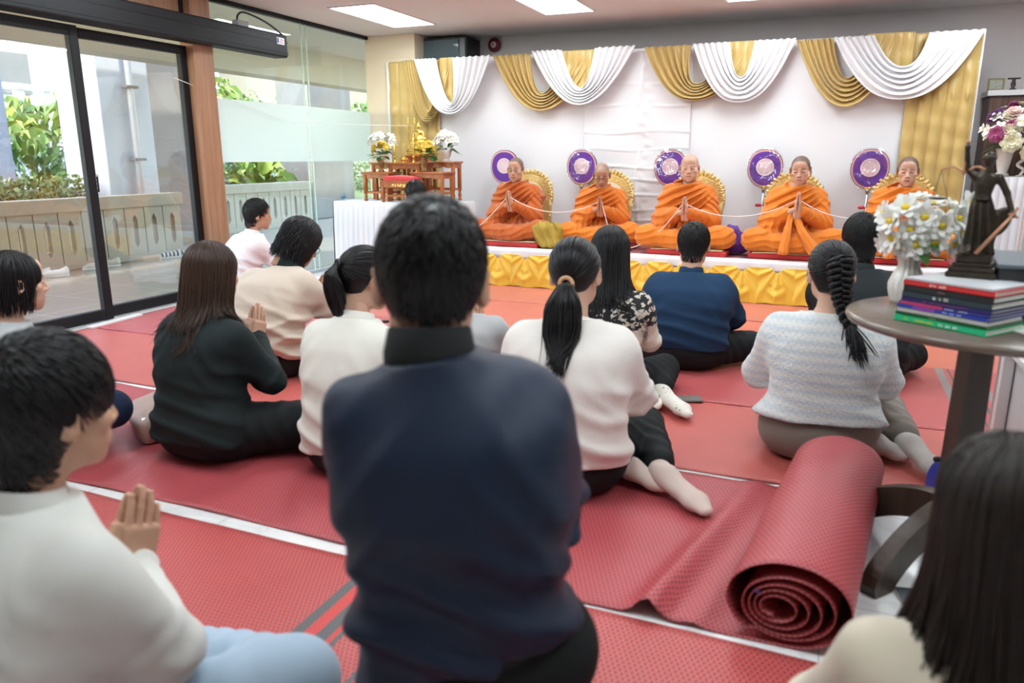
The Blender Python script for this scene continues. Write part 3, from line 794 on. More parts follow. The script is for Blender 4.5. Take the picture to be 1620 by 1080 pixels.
struct(MB().box((0, 0, 0), (.05, 2.4, .035)).build('trim_5', M['black'], loc=(XL, 6.2, ZC-.018)), 'thin black channel along the top of the glass', 'channel')
struct(MB().box((0, 0, 0), (.05, 2.4, .03)).build('trim_6', M['alu'], loc=(XL, 6.2, .015)), 'thin sill along the foot of the glass', 'sill')

# ceiling light panels
LT = emis('light_panel', (.86, .965, 1.), 15.)
def clight(x, y, label):
    t = thing('ceiling_light', label, 'ceiling light', (x, y, ZC-.004), group='ceiling light panels')
    b = MB(); w, l, e = .48, 1.1, .018
    for s in (-1, 1): b.box((s*(w/2-e/2), 0, 0), (e, l, .012)); b.box((0, s*(l/2-e/2), 0), (w-2*e, e, .012))
    b.build('frame', M['white'], t); MB().box((0, 0, .001), (w-2*e, l-2*e, .006)).build('diffuser', LT, t); return t
L0 = clight(-3.94, 6.38, 'square white ceiling light panel nearest the cream column')
dup(L0, (-2.31, 6.32, ZC-.004), None, 'white ceiling light panel over the first pair of monks, centre of the photo top')
dup(L0, (-.71, 6.36, ZC-.004), None, 'white ceiling light panel at the top edge, mostly out of frame, right of the others')
k = 0
for y in (3.9, 1.4):
    for x, w_ in ((-3.94, 'beside the glass wall'), (-2.31, 'second from the glass wall'), (-.71, 'third from the glass wall'), (.95, 'farthest from the glass wall')):
        k += 1; dup(L0, (x, y, ZC-.004), None, 'white ceiling light panel, %s row, %s' % ('middle' if y > 3 else 'rear', w_))
dup(L0, (.95, 6.36, ZC-.004), None, 'white ceiling light panel over the rightmost monk')

# ------------------------------------------------------------------ outside the glass
box_out = lambda name, lo, hi, m, label, cat, bev=0.: tag(MB().box((0, 0, 0), A(*hi)-A(*lo), bev=bev).build(name, m, loc=tuple((A(*lo)+A(*hi))/2)), label, cat)
def tile_mat():
    m, nt, b = new_mat('beige_terrace_tile'); o = sep(nt, coords(nt)); co = coords(nt)
    def line(x): return mth(nt, 'LESS_THAN', mth(nt, 'ABSOLUTE', mth(nt, 'SUBTRACT', mth(nt, 'FRACT', mth(nt, 'DIVIDE', x, .6)), .5)), .008)
    g = mth(nt, 'MAXIMUM', line(o[0]), line(o[1]))
    c = mixc(nt, noise(nt, co, 5, 4), (.36, .31, .25), (.44, .385, .31))
    nt.links.new(mixc(nt, g, c, (.62, .56, .48)), b.inputs['Base Color']); b.inputs['Roughness'].default_value = .22; return m
fl = box_out('terrace_floor', (-8.9, -3, -.1), (XL-.06, 17, -.002), tile_mat(), 'beige tiled terrace floor outside the glass doors', 'floor'); fl['kind'] = 'structure'
conc = mat('painted_concrete', (.44, .385, .29), .8, bs=30, bstr=.2, var=.12, vs=3)
concd = mat('brown_concrete', (.26, .23, .20), .85, bs=25, bstr=.2, var=.2, vs=3)
concw = mat('pale_concrete', (.60, .61, .63), .8, bs=25, bstr=.15, var=.10, vs=2)
blue = mat('blue_grey_paint', (.25, .28, .35), .8, var=.08, vs=2)
gr = tag(MB().box((0, 0, 0), (40, 60, .1)).build('garden_ground', mat('soil_and_grass', (.16, .20, .07), .9, bs=8, bstr=.6, var=.4, vs=2), loc=(-28.9, 12, -.12)), 'garden ground beyond the terrace', 'ground'); gr['kind'] = 'structure'
def balustrade(x, y0, n, label, w=.265):
    t = thing('balustrade', label, 'balustrade', (x, y0, 0), group='terrace balustrades')
    L = n*w
    MB().box((0, L/2, .665), (.16, L+.06, .14), bev=.008).build('top_rail', conc, t)
    MB().box((0, L/2, .035), (.13, L+.06, .07), bev=.005).build('kerb', conc, t)
    hx = [(-.034, .20), (0, .145), (.034, .20), (.034, .46), (0, .515), (-.034, .46)]
    q = [(-w/2+.006, .07), (0, .07), (w/2-.006, .07), (w/2-.006, .595), (0, .595), (-w/2+.006, .595)]
    for i in range(n):
        V = []; F = []
        for xx in (-.045, .045):
            for p in q+hx: V.append((xx, p[0], p[1]))
        for k in range(6):
            a, c = k, (k+1) % 6
            F += [(12+a, 12+c, 12+6+c, 12+6+a), (c, a, 6+a, 6+c), (6+a, 18+a, 18+c, 6+c), (a, c, 12+c, 12+a)]
        mesh_obj('panel', V, F, conc, t, False, loc=(0, w*(i+.5), 0))
    return t
balustrade(-7.3, 1.35, 21, 'pale concrete balustrade with pointed slots, behind the shoes outside the doors')
balustrade(-8.5, 8.6, 9, 'pale concrete balustrade seen under the frosted band of the fixed glass')
balustrade(-8.5, 13.4, 9, 'far concrete balustrade beside the altar, seen through the glass by the column')
pl = tag(MB().box((0, 0, 0), (.7, .72, 3.4), bev=.01).build('pillar', concw, loc=(-8.16, 6.80, 1.6)), 'pale concrete pillar with a drain pipe, outside the second door leaf', 'pillar')
pp = thing('drain_pipe', 'white drain pipe with brackets running up the pale pillar', 'pipe', (-7.74, 6.82, 0))
MB().tube([(0, 0, .0), (0, 0, 1.7), (0, 0, 3.2)], .038, 14).build('pipe', mat('pvc', (.62, .60, .58), .4), pp, True)
for z in (1.12, 1.95):
    MB().box((0, 0, z), (.10, .17, .03), bev=.004).build('bracket', concd, pp)
box_out('concrete_wall', (-8.7, 7.18, 0), (-8.1, 8.35, 3.3), concd, 'dark concrete wall section beside the pale pillar', 'wall')
box_out('pillar', (-9.8, 5.2, 0), (-9.0, 6.15, 3.3), blue, 'blue grey painted pillar at the left edge beyond the balustrade', 'pillar')
box_out('pillar', (-9.7, 11.8, 0), (-9.0, 13.15, 3.3), concd, 'brown concrete pillar seen above and below the frosted band', 'pillar')
box_out('soffit_beam', (-7.35, -1, 2.19), (-7.0, 17, 2.75), mat('beam_cream', (.62, .54, .42), .8), 'cream concrete beam along the terrace edge', 'beam')['kind'] = 'structure'
box_out('terrace_soffit', (-7.35, -1, 2.62), (XL-.1, 17, 2.75), mat('soffit_cream', (.70, .64, .52), .8), 'cream soffit over the terrace', 'soffit')['kind'] = 'structure'
box_out('planter_kerb', (-8.62, 3.0, 0), (-8.3, 6.40, .80), mat('planter_beige', (.55, .48, .40), .85, var=.15), 'beige planter wall behind the balustrade', 'planter')
def stone_mat():
    m, nt, b = new_mat('crazy_paving_stone'); v = nd(nt, 'ShaderNodeTexVoronoi', Scale=5.5, feature='DISTANCE_TO_EDGE'); nt.links.new(coords(nt), v.inputs['Vector'])
    nt.links.new(mixc(nt, mth(nt, 'LESS_THAN', v.outputs['Distance'], .07), (.27, .30, .33), (.62, .64, .66)), b.inputs['Base Color']); b.inputs['Roughness'].default_value = .9; return m
box_out('stone_wall', (-11.1, 6.5, 0), (-11.0, 16, 1.22), stone_mat(), 'grey stone retaining wall with white joints beyond the shrubs', 'retaining wall')
bw = mat('far_building_white', (.80, .79, .77), .8)
fb = thing('building', 'white building with a balustraded stair, far behind the garden', 'building', (-19, 14, 0))
MB().box((0, 0, 3), (3, 9, 6)).build('wall', bw, fb)
for i in range(5): MB().box((1.55, -3.6+i*1.75, 3.0), (.1, .9, .9)).build('window', concd, fb)
fb2 = thing('building', 'cream building wall behind the trees, seen above the frosted band', 'building', (-17.0, 25.0, 0))
MB().box((0, 0, 2.2), (1, 12.6, 4.4)).build('wall', mat('far_building_cream', (.42, .33, .24), .8), fb2)
MB().box((.55, 0, 2.6), (.12, 12.6, .2)).build('cornice', bw, fb2)
st = thing('garden_stair', 'white stair parapet rising behind the palm shrubs', 'stair', (-14.5, 8.9, 0))
MB().box((0, 0, 1.0), (.3, 5.4, 2.0)).build('parapet', bw, st)
for i in range(10): MB().box((0, -2.4+i*.53, 2.2), (.14, .14, .42)).build('baluster', bw, st)
MB().box((0, 0, 2.45), (.26, 5.4, .10)).build('handrail', bw, st)
# plants
SOIL = mat('garden_soil', (.09, .07, .04), .95, bs=12, bstr=.6, var=.3, vs=6)
box_out('planter_soil', (-8.3, 2.9, 0), (-7.66, 6.40, .56), SOIL, 'soil of the planter behind the balustrade', 'soil')['kind'] = 'structure'
box_out('garden_bed', (-11.0, 6.2, 0), (-9.06, 11.2, .58), SOIL, 'raised garden bed in front of the stone wall', 'soil')['kind'] = 'structure'
box_out('garden_bed', (-13.6, 6.6, 0), (-11.12, 11.4, 1.20), SOIL, 'raised garden bed behind the stone wall', 'soil')['kind'] = 'structure'
def leafmat(name, c1, c2):
    m, nt, b = new_mat(name); at = nd(nt, 'ShaderNodeAttribute', attribute_name='tint')
    nt.links.new(mixc(nt, at.outputs['Fac'], c1, c2), b.inputs['Base Color']); b.inputs['Roughness'].default_value = .45
    b.inputs['Transmission Weight'].default_value = .0; return m
LG = leafmat('leaf_green', (.05, .13, .02), (.22, .38, .05)); LY = leafmat('leaf_yellow_green', (.10, .20, .03), (.40, .46, .08))
LD = leafmat('leaf_dark', (.02, .06, .015), (.09, .20, .04)); LB = leafmat('leaf_bush', (.10, .17, .05), (.30, .38, .14))
def leaves(rs, c, rad, n, L, Wd, droop=.3, up=.5, hollow=.55):
    d = rdir(n, rs); p = A(*c)+d*A(*rad)*(hollow+(1-hollow)*rs.rand(n, 1)); ax = d*.8+A(0, 0, up)+.5*rs.randn(n, 3); ax /= np.linalg.norm(ax, axis=1)[:, None]
    sd = np.cross(ax, rs.randn(n, 3)); sd /= np.linalg.norm(sd, axis=1)[:, None]; l = (L*rs.uniform(.6, 1.2, n))[:, None]; w = (Wd*rs.uniform(.7, 1.2, n))[:, None]
    z = A(0, 0, 1.)
    V = np.stack([p, p+ax*l*.4+sd*w, p+ax*l*.4-sd*w+z*0, p+ax*l*.78+sd*w*.6-z*l*droop*.3, p+ax*l*.78-sd*w*.6-z*l*droop*.3, p+ax*l-z*l*droop], 1).reshape(-1, 3)
    b = np.arange(n)[:, None]*6; F = np.concatenate([b+np.array([[0, 1, 2, 2]]), b+np.array([[2, 1, 3, 4]]), b+np.array([[4, 3, 5, 5]])])
    return V, [tuple(dict.fromkeys(f)) for f in F.tolist()], np.repeat(rs.rand(n), 6)
def plant(name, label, cat, loc, blobs, m, group=None, trunk=None):
    rs = np.random.RandomState(abs(hash(label)) % 1000 if False else sum(map(ord, label)) % 997)
    t = thing(name, label, cat, loc, group=group); V = []; F = []; T = []; n = 0
    for a in blobs:
        v, f, q = leaves(rs, *a); V.append(v); F += [tuple(i+n for i in g) for g in f]; T.append(q); n += len(v)
    o = mesh_obj('foliage', np.concatenate(V), F, m, t, False)
    at = o.data.attributes.new('tint', 'FLOAT', 'POINT'); at.data.foreach_set('value', np.concatenate(T).astype(np.float32))
    if trunk:
        b = MB()
        for pts, r in trunk: b.tube(spl(pts, 12), np.linspace(r, r*.5, 12), 7)
        b.build('trunk', concd, t, True)
    return t
plant('hedge', 'low clipped green hedge along the planter outside the left door', 'hedge', (-8.0, 5.0, .62), [((0, y, .12), (.22, .32, .20), 420, .07, .022) for y in np.arange(-1.9, 1.2, .42)], LB)
plant('shrub', 'broad leaved yellow green shrub on the left, tallest clump above the stone wall', 'shrub', (-12.35, 8.7, 1.22), [((0, y, .35), (.6, .55, .42), 130, .55, .07, .5, .9) for y in (-.5, .35)], LY)
plant('shrub', 'dense green shrub with yellow leaves beside the blue pillar', 'shrub', (-9.95, 7.0, .62), [((0, 0, .25), (.4, .45, .42), 260, .34, .035, .35, 1.), ((0, .5, .1), (.4, .4, .35), 160, .3, .03, .35, 1.)], LG)
plant('shrub', 'round pale green bush in front of the stone wall', 'shrub', (-10.3, 8.35, .62), [((0, 0, .15), (.45, .6, .28), 700, .09, .03), ((0, .55, .05), (.5, .5, .2), 400, .09, .03)], LB)
plant('shrub', 'grey green bush below the frosted band, left of the banana plant', 'shrub', (-9.75, 9.65, .6), [((0, 0, .25), (.4, .75, .36), 900, .09, .03)], LB)
plant('banana_plant', 'bright green broad leaved plant below the frosted band', 'plant', (-9.4, 10.75, .55), [((0, 0, .25), (.35, .45, .3), 60, .6, .10, .45, 1.2, .2)], LY)
plant('tree', 'small dark twiggy tree below the frosted band by the glass joint', 'tree', (-10.35, 11.6, .0), [((0, 0, 1.05), (.5, .6, .25), 260, .16, .04)], LD, None, [([(0, 0, 0), (0, .05, .5), (.05, .2, 1.1)], .04), ([(0, .02, .5), (0, -.25, 1.)], .025), ([(0, .05, .4), (.1, .5, .95)], .02)])
plant('tree', 'tree with hanging yellow green leaves above the frosted band', 'tree', (-12.4, 12.9, 0), [((0, y, 2.15+z), (.6, .45, .55), 200, .28, .05, .9, -.4) for y, z in ((-.9, 0), (0, .15), (.9, -.1))], LY, None, [([(0, 0, 0), (0, .1, 1.2), (0, .2, 2.6)], .07)])
plant('tree', 'dark green leafy tree above the frosted band, left of the brown pillar', 'tree', (-12.6, 16.0, 0), [((0, 0, 2.0), (.7, .7, .75), 420, .2, .06, .5, 0.)], LG, None, [([(0, 0, 0), (0, .1, 1.2), (0, .0, 2.2)], .08)])
plant('tree', 'green tree beside the cream column, seen through the far glass pane', 'tree', (-12.3, 19.0, 0), [((0, y, 2.0+z), (.8, .7, .65), 420, .22, .06, .5, 0.) for y, z in ((0, 0), (.9, .2))], LG, None, [([(0, 0, 0), (0, .1, 1.2), (0, .0, 2.2)], .08)])
plant('shrub', 'low bright bush against the far stone wall beside the altar', 'shrub', (-10.2, 15.4, .4), [((0, 0, .3), (.5, .9, .3), 600, .11, .035)], LB)
# shoes lined up outside
def shoe(label, x, y, rz, c, c2, low=False, stripe=False):
    t = thing('shoe', label, 'shoe', (x, y, 0), rz, 'shoes left outside the doors')
    def up(P):
        d = smin(rcone(P*A(1, 1, 1.), (0, -.07, .045), (0, .06, .030), .036, .032), rcone(P, (0, .06, .03), (.004, .115, .024), .033, .022), .02)
        d = smin(d, rcone(P, (0, -.085, .05), (0, -.08, .078 if not low else .055), .033, .031), .02)
        d = smax(d, -rcone(P, (0, -.075, .09), (0, -.02, .085), .026, .020), .006)
        return smax(d, .018-P[:, 2], .004)
    V, F = surf(up, (-.06, -.14, 0), (.06, .16, .12), .007)
    upo = mesh_obj('upper', V, F, c, t)
    so = [(.036*math.cos(a)*(1-.12*math.sin(a)), .13*math.sin(a)-(.0)) for a in np.linspace(0, 2*PI, 28, endpoint=False)]
    MB().prism([(p[0], p[1]+.012) for p in so], .022, np.eye(4)).build('sole', c2, t)
    b = MB()
    for i in range(4): b.tube([(-.022, .0+i*.02, .062-i*.006), (0, .006+i*.02, .071-i*.007), (.022, .0+i*.02, .062-i*.006)], .0035, 6)
    b.build('laces', c2 if not stripe else M['dark'], upo, True); return t
sw, sb, sg_, st_ = mat('shoe_white', (.78, .77, .74)), mat('shoe_black', (.03, .03, .035)), mat('shoe_canvas', (.62, .58, .50)), mat('shoe_tan', (.50, .38, .25))
def stripe_mat():
    m, nt, b = new_mat('shoe_striped'); o = sep(nt, coords(nt)); nt.links.new(mixc(nt, mth(nt, 'GREATER_THAN', mth(nt, 'SINE', mth(nt, 'MULTIPLY', o[1], 150)), 0), (.75, .74, .72), (.05, .05, .06)), b.inputs['Base Color']); return m
ss = stripe_mat()
shoe('black low shoe beside the white sneakers outside the left door', -7.02, 4.72, 2.4, sb, sb, True)
shoe('white sneaker, nearer of the pair outside the left door', -6.98, 5.02, 2.7, sw, sw)
shoe('white sneaker, farther of the pair, behind the black shoe', -7.12, 4.93, 2.5, sw, sw)
shoe('cream canvas sneaker left of the door stile', -7.08, 5.55, 2.8, sg_, sw)
shoe('cream canvas sneaker partly hidden by the door stile', -7.10, 5.72, 2.7, sg_, sw)
shoe('tan flat shoe behind the second door leaf', -7.06, 6.22, 2.3, st_, st_, True)
shoe('black and white striped sneaker, left one behind the second door leaf', -7.06, 6.52, 2.6, ss, sw)
shoe('black and white striped sneaker, right one behind the second door leaf', -7.06, 6.70, 2.7, ss, sw)
# ------------------------------------------------------------------ backdrop
def satin(name, c, rough=.38, sheen=.3, var=.0, spec=.5):
    return mat(name, c, rough, bs=90, bstr=.12, sheen=sheen, var=var, spec=spec)
GOLD = satin('gold_satin', (.56, .39, .13), .36, .3); WHITE = satin('white_satin', (.84, .84, .86), .5, .2); WBACK = mat('white_cloth', (.80, .80, .83), .75, bs=60, bstr=.15)
bd = tag(MB().box((0, 0, 0), (5.47, .10, 1.83), bev=.006).build('backdrop_screen', WBACK, loc=(-1.745, 7.35, 1.215)), 'wide white cloth backdrop screen behind the monks', 'backdrop')
MB().box((0, 0, 0), (.035, .12, 2.13), bev=.003).build('edge_post', M['white'], bd, loc=(2.745, -.005, -.15))
MB().box((0, 0, 0), (.035, .12, 2.13), bev=.003).build('edge_post', M['white'], bd, loc=(-2.745, -.005, -.15))
YB0 = 7.295
def cloth_panel(name, x0, x1, z0, z1, f, m, label, cat, y=YB0, nx=90, nz=60, group=None):
    xs = np.linspace(x0, x1, nx); zs = np.linspace(z0, z1, nz); X, Z = np.meshgrid(xs, zs, indexing='ij')
    P = np.stack([X, y-.006-f(X, Z), Z], -1); o = np.array([(x0+x1)/2, y, z0]); b = MB(); b.grid((P-o)[::-1], thick=-.004)
    return tag(b.build(name, m, None, True, loc=tuple(o)), label, cat, group)
def crease(X, Z):
    h = 0
    for z, a, w in ((1.38, .012, .008), (1.22, .010, .007), (1.05, .014, .010), (.93, .012, .01), (.78, .012, .01), (.64, .013, .012), (1.62, .008, .008), (1.82, .006, .01), (.55, .012, .01)):
        zz = z+.012*np.sin(X*7+z*9); h = h+a*np.exp(-((Z-zz)/w)**2)*(.4+.6*np.sin(X*5+z*17)**2)
    return h+.004*np.sin(X*9+Z*3)*np.sin(Z*14)+.010*np.exp(-((X+1.74+.02*np.sin(Z*9))/.02)**2)+.008*np.exp(-((X+1.68+.03*np.sin(Z*14))/.035)**2)*np.sin(Z*31)**2
cloth_panel('satin_panel', -2.29, -1.26, .36, 2.10, crease, satin('panel_satin', (.79, .79, .82), .5, .2), 'creased white satin panel in the middle of the backdrop', 'cloth panel', nx=120, nz=160)
def pleats(n, ph=0, a=.018, z0=1.62):
    def f(X, Z):
        u = X*n*2*PI+ph; p = np.abs(np.sin(u/2))**.6*a*(.5+.5*sstep(z0+.3, z0-.05, Z)); pin = np.exp(-((Z-z0)/.04)**2)*np.exp(-(np.abs(np.cos(u/2))/.35)**2)*.022
        return .008+p+pin+.004*np.sin(Z*17+X*23)+.003*np.sin(Z*41+X*9)
    return f
cloth_panel('gold_curtain', .50, 1.0, .36, 2.125, pleats(10, .4, .030), GOLD, 'pleated gold satin curtain at the right end of the backdrop', 'curtain', nx=130, nz=120)
cloth_panel('gold_curtain', -4.47, -3.86, .36, 2.125, pleats(9, 1.2, .030), GOLD, 'pleated gold satin curtain at the left end, behind the altar', 'curtain', nx=130, nz=90)
def swag(name, xlo, xli, xri, xro, zt, zo, zi, m, y, label, n=7, p=2.1, seed=0, group=None, bx=None):
    nu, nv = 56, 84; u = np.linspace(0, 1, nu); v = np.linspace(0, 1, nv); P = np.zeros((nu, nv, 3)); rs = np.random.RandomState(seed)
    ph = rs.uniform(0, 6); wob = .35*np.sin(v*9+ph)
    xb = (xlo+xro)/2 if bx is None else bx
    for j, t in enumerate(v):
        a = xli+(xlo-xli)*t; b = xri+(xro-xri)*t; mid = (a+b)/2; s = 2*u-1
        drop = zt-(zi+(zo-zi)*t**1.15)
        hang = 1-np.abs(s)**(p+.25*np.sin(t*7+ph))
        x = mid+(b-a)/2*s+(xb-mid)*hang*.9
        pl = np.sin(2*PI*n*t+wob[j]+1.1*s*s+ph*.3)
        dep = .020+.012*hang+.030*t*hang+(.011+.016*hang)*pl*(.35+.65*np.minimum(1, 6*t*(1.02-t)+.2))
        z = zt-drop*hang-.010*hang*pl-.004*np.sin(2*PI*n*t)*(1-hang)
        P[:, j] = np.stack([x, y-dep, z], 1)
    o = np.array([(xlo+xro)/2, y, zt]); b = MB(); b.grid(P-o, thick=-.003)
    return tag(b.build(name, m, None, True, loc=tuple(o)), label, 'swag', group)
names = ['first, behind the altar', 'second, over the first two monks', 'third, over the elder monk', 'fourth, over the right monks']
gs = [(-4.28, -4.10, -3.85, -3.67, 2.13, 1.50, 1.62), (-3.24, -2.84, -2.48, -2.17, 2.13, 1.60, 1.76), (-1.71, -1.28, -.93, -.73, 2.13, 1.65, 1.80), (-.39, -.10, .22, .47, 2.12, 1.57, 1.80)]
ws = [(-4.11, -3.86, -3.67, -3.25, 2.13, 1.57, 1.69), (-2.81, -2.50, -2.17, -1.78, 2.145, 1.64, 1.79), (-1.26, -.94, -.73, -.39, 2.13, 1.62, 1.84), (-.09, .21, .61, 1.00, 2.12, 1.61, 1.87)]
for i in range(4):
    swag('gold_swag', *gs[i], GOLD, YB0-.03, 'gold satin swag on the backdrop top, %s' % names[i], 6, seed=i+3, group='gold swags')
    swag('white_swag', *ws[i], WHITE, YB0-.075, 'white satin swag on the backdrop top, %s' % names[i], 6, seed=i+31, group='white swags')
for x0, x1, nm in ((-3.80, -3.70, 'first'), (-2.47, -2.20, 'second'), (-.97, -.75, 'third'), (.20, .48, 'fourth')):
    cloth_panel('gold_tail', x0-.03, x1+.03, 1.64 if nm == 'first' else 1.71, 2.135, pleats(14, x0, .014, 3), GOLD, 'short gold satin fall inside the %s white swag' % nm, 'cloth fall', y=YB0-.045, nx=50, nz=30, group='gold falls')

# ------------------------------------------------------------------ stage
st = thing('stage_platform', 'low stage under the monks with white cloth edge and gathered yellow skirt', 'stage', (-1.0, 6.25, 0))
W0, W1 = -2.25, 2.10
MB().box(((W0+W1)/2, .515, .165), (W1-W0, 1.02, .33), bev=.004).build('platform', M['white'], st)
MB().box(((W0+W1)/2, .52, .334), (W1-W0-.02, 1.0, .010)).build('carpet', mat('mauve_carpet', (.36, .13, .15), .9, bs=200, bstr=.3), st)
gx = np.arange(W0-.03, W1+.3, .268)
def near(X): i = np.argmin(np.abs(X[..., None]-gx), -1); return X-gx[i]
xs = np.linspace(W0, W1, 900)
P = []
prof = [(.10, .338), (.0, .338), (-.012, .325), (-.014, .30), (-.014, .0)]
Pw = np.zeros((len(xs), 6, 3)); dx = near(xs); vd = np.clip(1-np.abs(dx)/.075, 0, 1)
for j, (yy, zz) in enumerate([(.12, .341), (.0, .341), (-.012, .333), (-.016, .318)]): Pw[:, j] = np.stack([xs, xs*0+yy+.003*np.sin(xs*40), xs*0+zz], 1)
Pw[:, 4] = np.stack([xs, -.018+.003*np.sin(xs*31), .285+.006*np.sin(xs*17)], 1); Pw[:, 5] = np.stack([xs, -.020+.004*np.sin(xs*31), .262-.012*np.sin(xs*9)*.5], 1)
b = MB(); b.grid(Pw, thick=.003); b.build('white_cloth', WBACK, st, True)
nz = 40; zz = np.linspace(0, 1, nz); X, T = np.meshgrid(xs, zz, indexing='ij'); dx = near(X)
topz = .298-.040*np.exp(-(dx/.035)**2); Z = topz*(1-T)+.012*T+.004*np.sin(X*23)*T
ang = np.arctan2(dx, (.262-Z)*.9+.035)
fold = (.5+.5*np.cos(ang*11+.7*np.sin(X*5)))**1.6
Yv = -.026-.018*fold*(1-np.exp(-((.262-Z)**2+dx**2)/.0016))-.020*np.exp(-((T-.60-.1*np.cos(dx*23))/.16)**2)*np.cos(dx*PI/.268)**2-.02*T*np.abs(np.sin(X*12+.6*np.sin(X*3.1)))-.012*T
Yv += .006*np.sin((Z-.5*np.abs(dx))*70)*np.exp(-((T-.55)/.25)**2)*np.cos(dx*PI/.268)**2
b = MB(); b.grid(np.stack([X, Yv, Z], -1), thick=.003)
b.build('yellow_skirt', satin('yellow_satin', (.86, .57, .06), .42, .2), st, True)

# ------------------------------------------------------------------ cushions, seat backs, fans
RED = mat('red_cushion', (.58, .035, .035), .55, bs=120, bstr=.15); MATB = mat('beige_mat', (.62, .47, .28), .7, bs=120, bstr=.2)
GILT = mat('gilt_carving', (.74, .55, .22), .32, .55, bs=55, bstr=.9, bdist=.01, var=.25, vs=30)
GILT2 = mat('gilt_smooth', (.80, .58, .18), .25, .8, bs=30, bstr=.1)
IVORY = mat('ivory_upholstery', (.78, .72, .58), .6, bs=100, bstr=.1)
SZ = .342
def cushion(x, y, label, rz=0., w=.66):
    t = thing('floor_cushion', label, 'cushion', (x, y, SZ), rz, 'flat red cushions of the monks')
    MB().box((0, 0, .022), (w, .62, .044), bev=.008).build('red_pad', RED, t)
    b = MB(); n = 30; xs = np.linspace(-w/2+.03, w/2-.03, n); ys = np.linspace(-.31, .27, 20); X, Y = np.meshgrid(xs, ys, indexing='ij')
    b.grid(np.stack([X, Y, .053+.002*np.sin(X*17+Y*9)], -1), thick=.008); b.build('seat_mat', MATB, t, True)
    return t
def seatback(x, y, label, rz=0., h=.655, w=.45):
    t = thing('seat_back', label, 'seat back', (x, y, SZ), rz, 'gilt legless seat backs')
    a = np.linspace(-.30, PI+.30, 40); cx = np.cos(a)*w/2; cz = h-w/2+np.sin(a)*w/2; cx[[0, -1]] *= 1.0
    pts = np.concatenate([[[-0+cx[0]*.92, 0, .03]], np.stack([cx, 0*cx+.02*np.sin(a), cz], 1), [[cx[-1]*.92, 0, .03]]])
    # run right to left over the arch
    b = MB(); b.tube(spl(pts, 140), .024+.004*np.sin(np.linspace(0, 260, 140)), 10, flat=.8)
    for i in range(70):
        q = spl(pts, 70)[i]; b.ball(q+A(.010*math.sin(i*2.1), -.014, .010*math.cos(i*1.7)), (.012, .011, .012), 6)
    for i in range(17):
        al = PI*(.12+.76*i/16); b.ball((math.cos(al)*(w/2+.018), 0, h-w/2+math.sin(al)*(w/2+.018)), (.015, .012, .022+.012*(i % 2)-.006*abs(i-8)/8), 8, R=rotm((0, -(al-PI/2), 0)))
    b.build('carved_frame', GILT, t, True)
    poly = [(math.cos(q)*(w/2-.01), h-w/2+math.sin(q)*(w/2-.01)) for q in np.linspace(0, PI, 24)]+[(-w/2+.03, .03), (w/2-.03, .03)]
    MB().prism(poly, .022, [[1, 0, 0, 0], [0, 0, -1, .012], [0, 1, 0, 0], [0, 0, 0, 1]]).build('carved_panel', GILT, t)
    poly = [(math.cos(q)*(w/2-.085), h-w/2+math.sin(q)*(w/2-.085)) for q in np.linspace(0, PI, 24)]+[(-w/2+.10, .12), (w/2-.10, .12)]
    MB().prism(poly, .03, [[1, 0, 0, 0], [0, 0, -1, .015], [0, 1, 0, 0], [0, 0, 0, 1]]).build('upholstery', IVORY, t)
    MB().box((0, .0, .02), (w*.9, .09, .04), bev=.01).build('base', GILT, t)
    return t
PURP = satin('purple_velvet', (.12, .028, .34), .55, .2); PINK = mat('pink_braid', (.78, .46, .42), .5, bs=150, bstr=.4); LILAC = mat('pale_embroidery', (.78, .70, .74), .6)
def emblem_mat():
    m, nt, b = new_mat('fan_emblem'); o = sep(nt, coords(nt)); r = mth(nt, 'SQRT', mth(nt, 'ADD', mth(nt, 'MULTIPLY', o[0], o[0]), mth(nt, 'MULTIPLY', o[2], o[2])))
    an = mth(nt, 'ARCTAN2', o[2], o[0]); ring = mth(nt, 'GREATER_THAN', mth(nt, 'SINE', mth(nt, 'MULTIPLY', r, 520)), .35)
    sp_ = mth(nt, 'MULTIPLY', mth(nt, 'GREATER_THAN', mth(nt, 'SINE', mth(nt, 'MULTIPLY', an, 26)), .0), mth(nt, 'MULTIPLY', mth(nt, 'GREATER_THAN', r, .048), mth(nt, 'LESS_THAN', r, .062)))
    nt.links.new(mixc(nt, mth(nt, 'MULTIPLY', mth(nt, 'MAXIMUM', ring, sp_), .75), (.86, .78, .80), (.62, .30, .38)), b.inputs['Base Color']); b.inputs['Roughness'].default_value = .6; return m
EMB = emblem_mat()
PLAS = glassmat('clear_plastic_wrap', (.97, .97, .98), 3.2, .05)
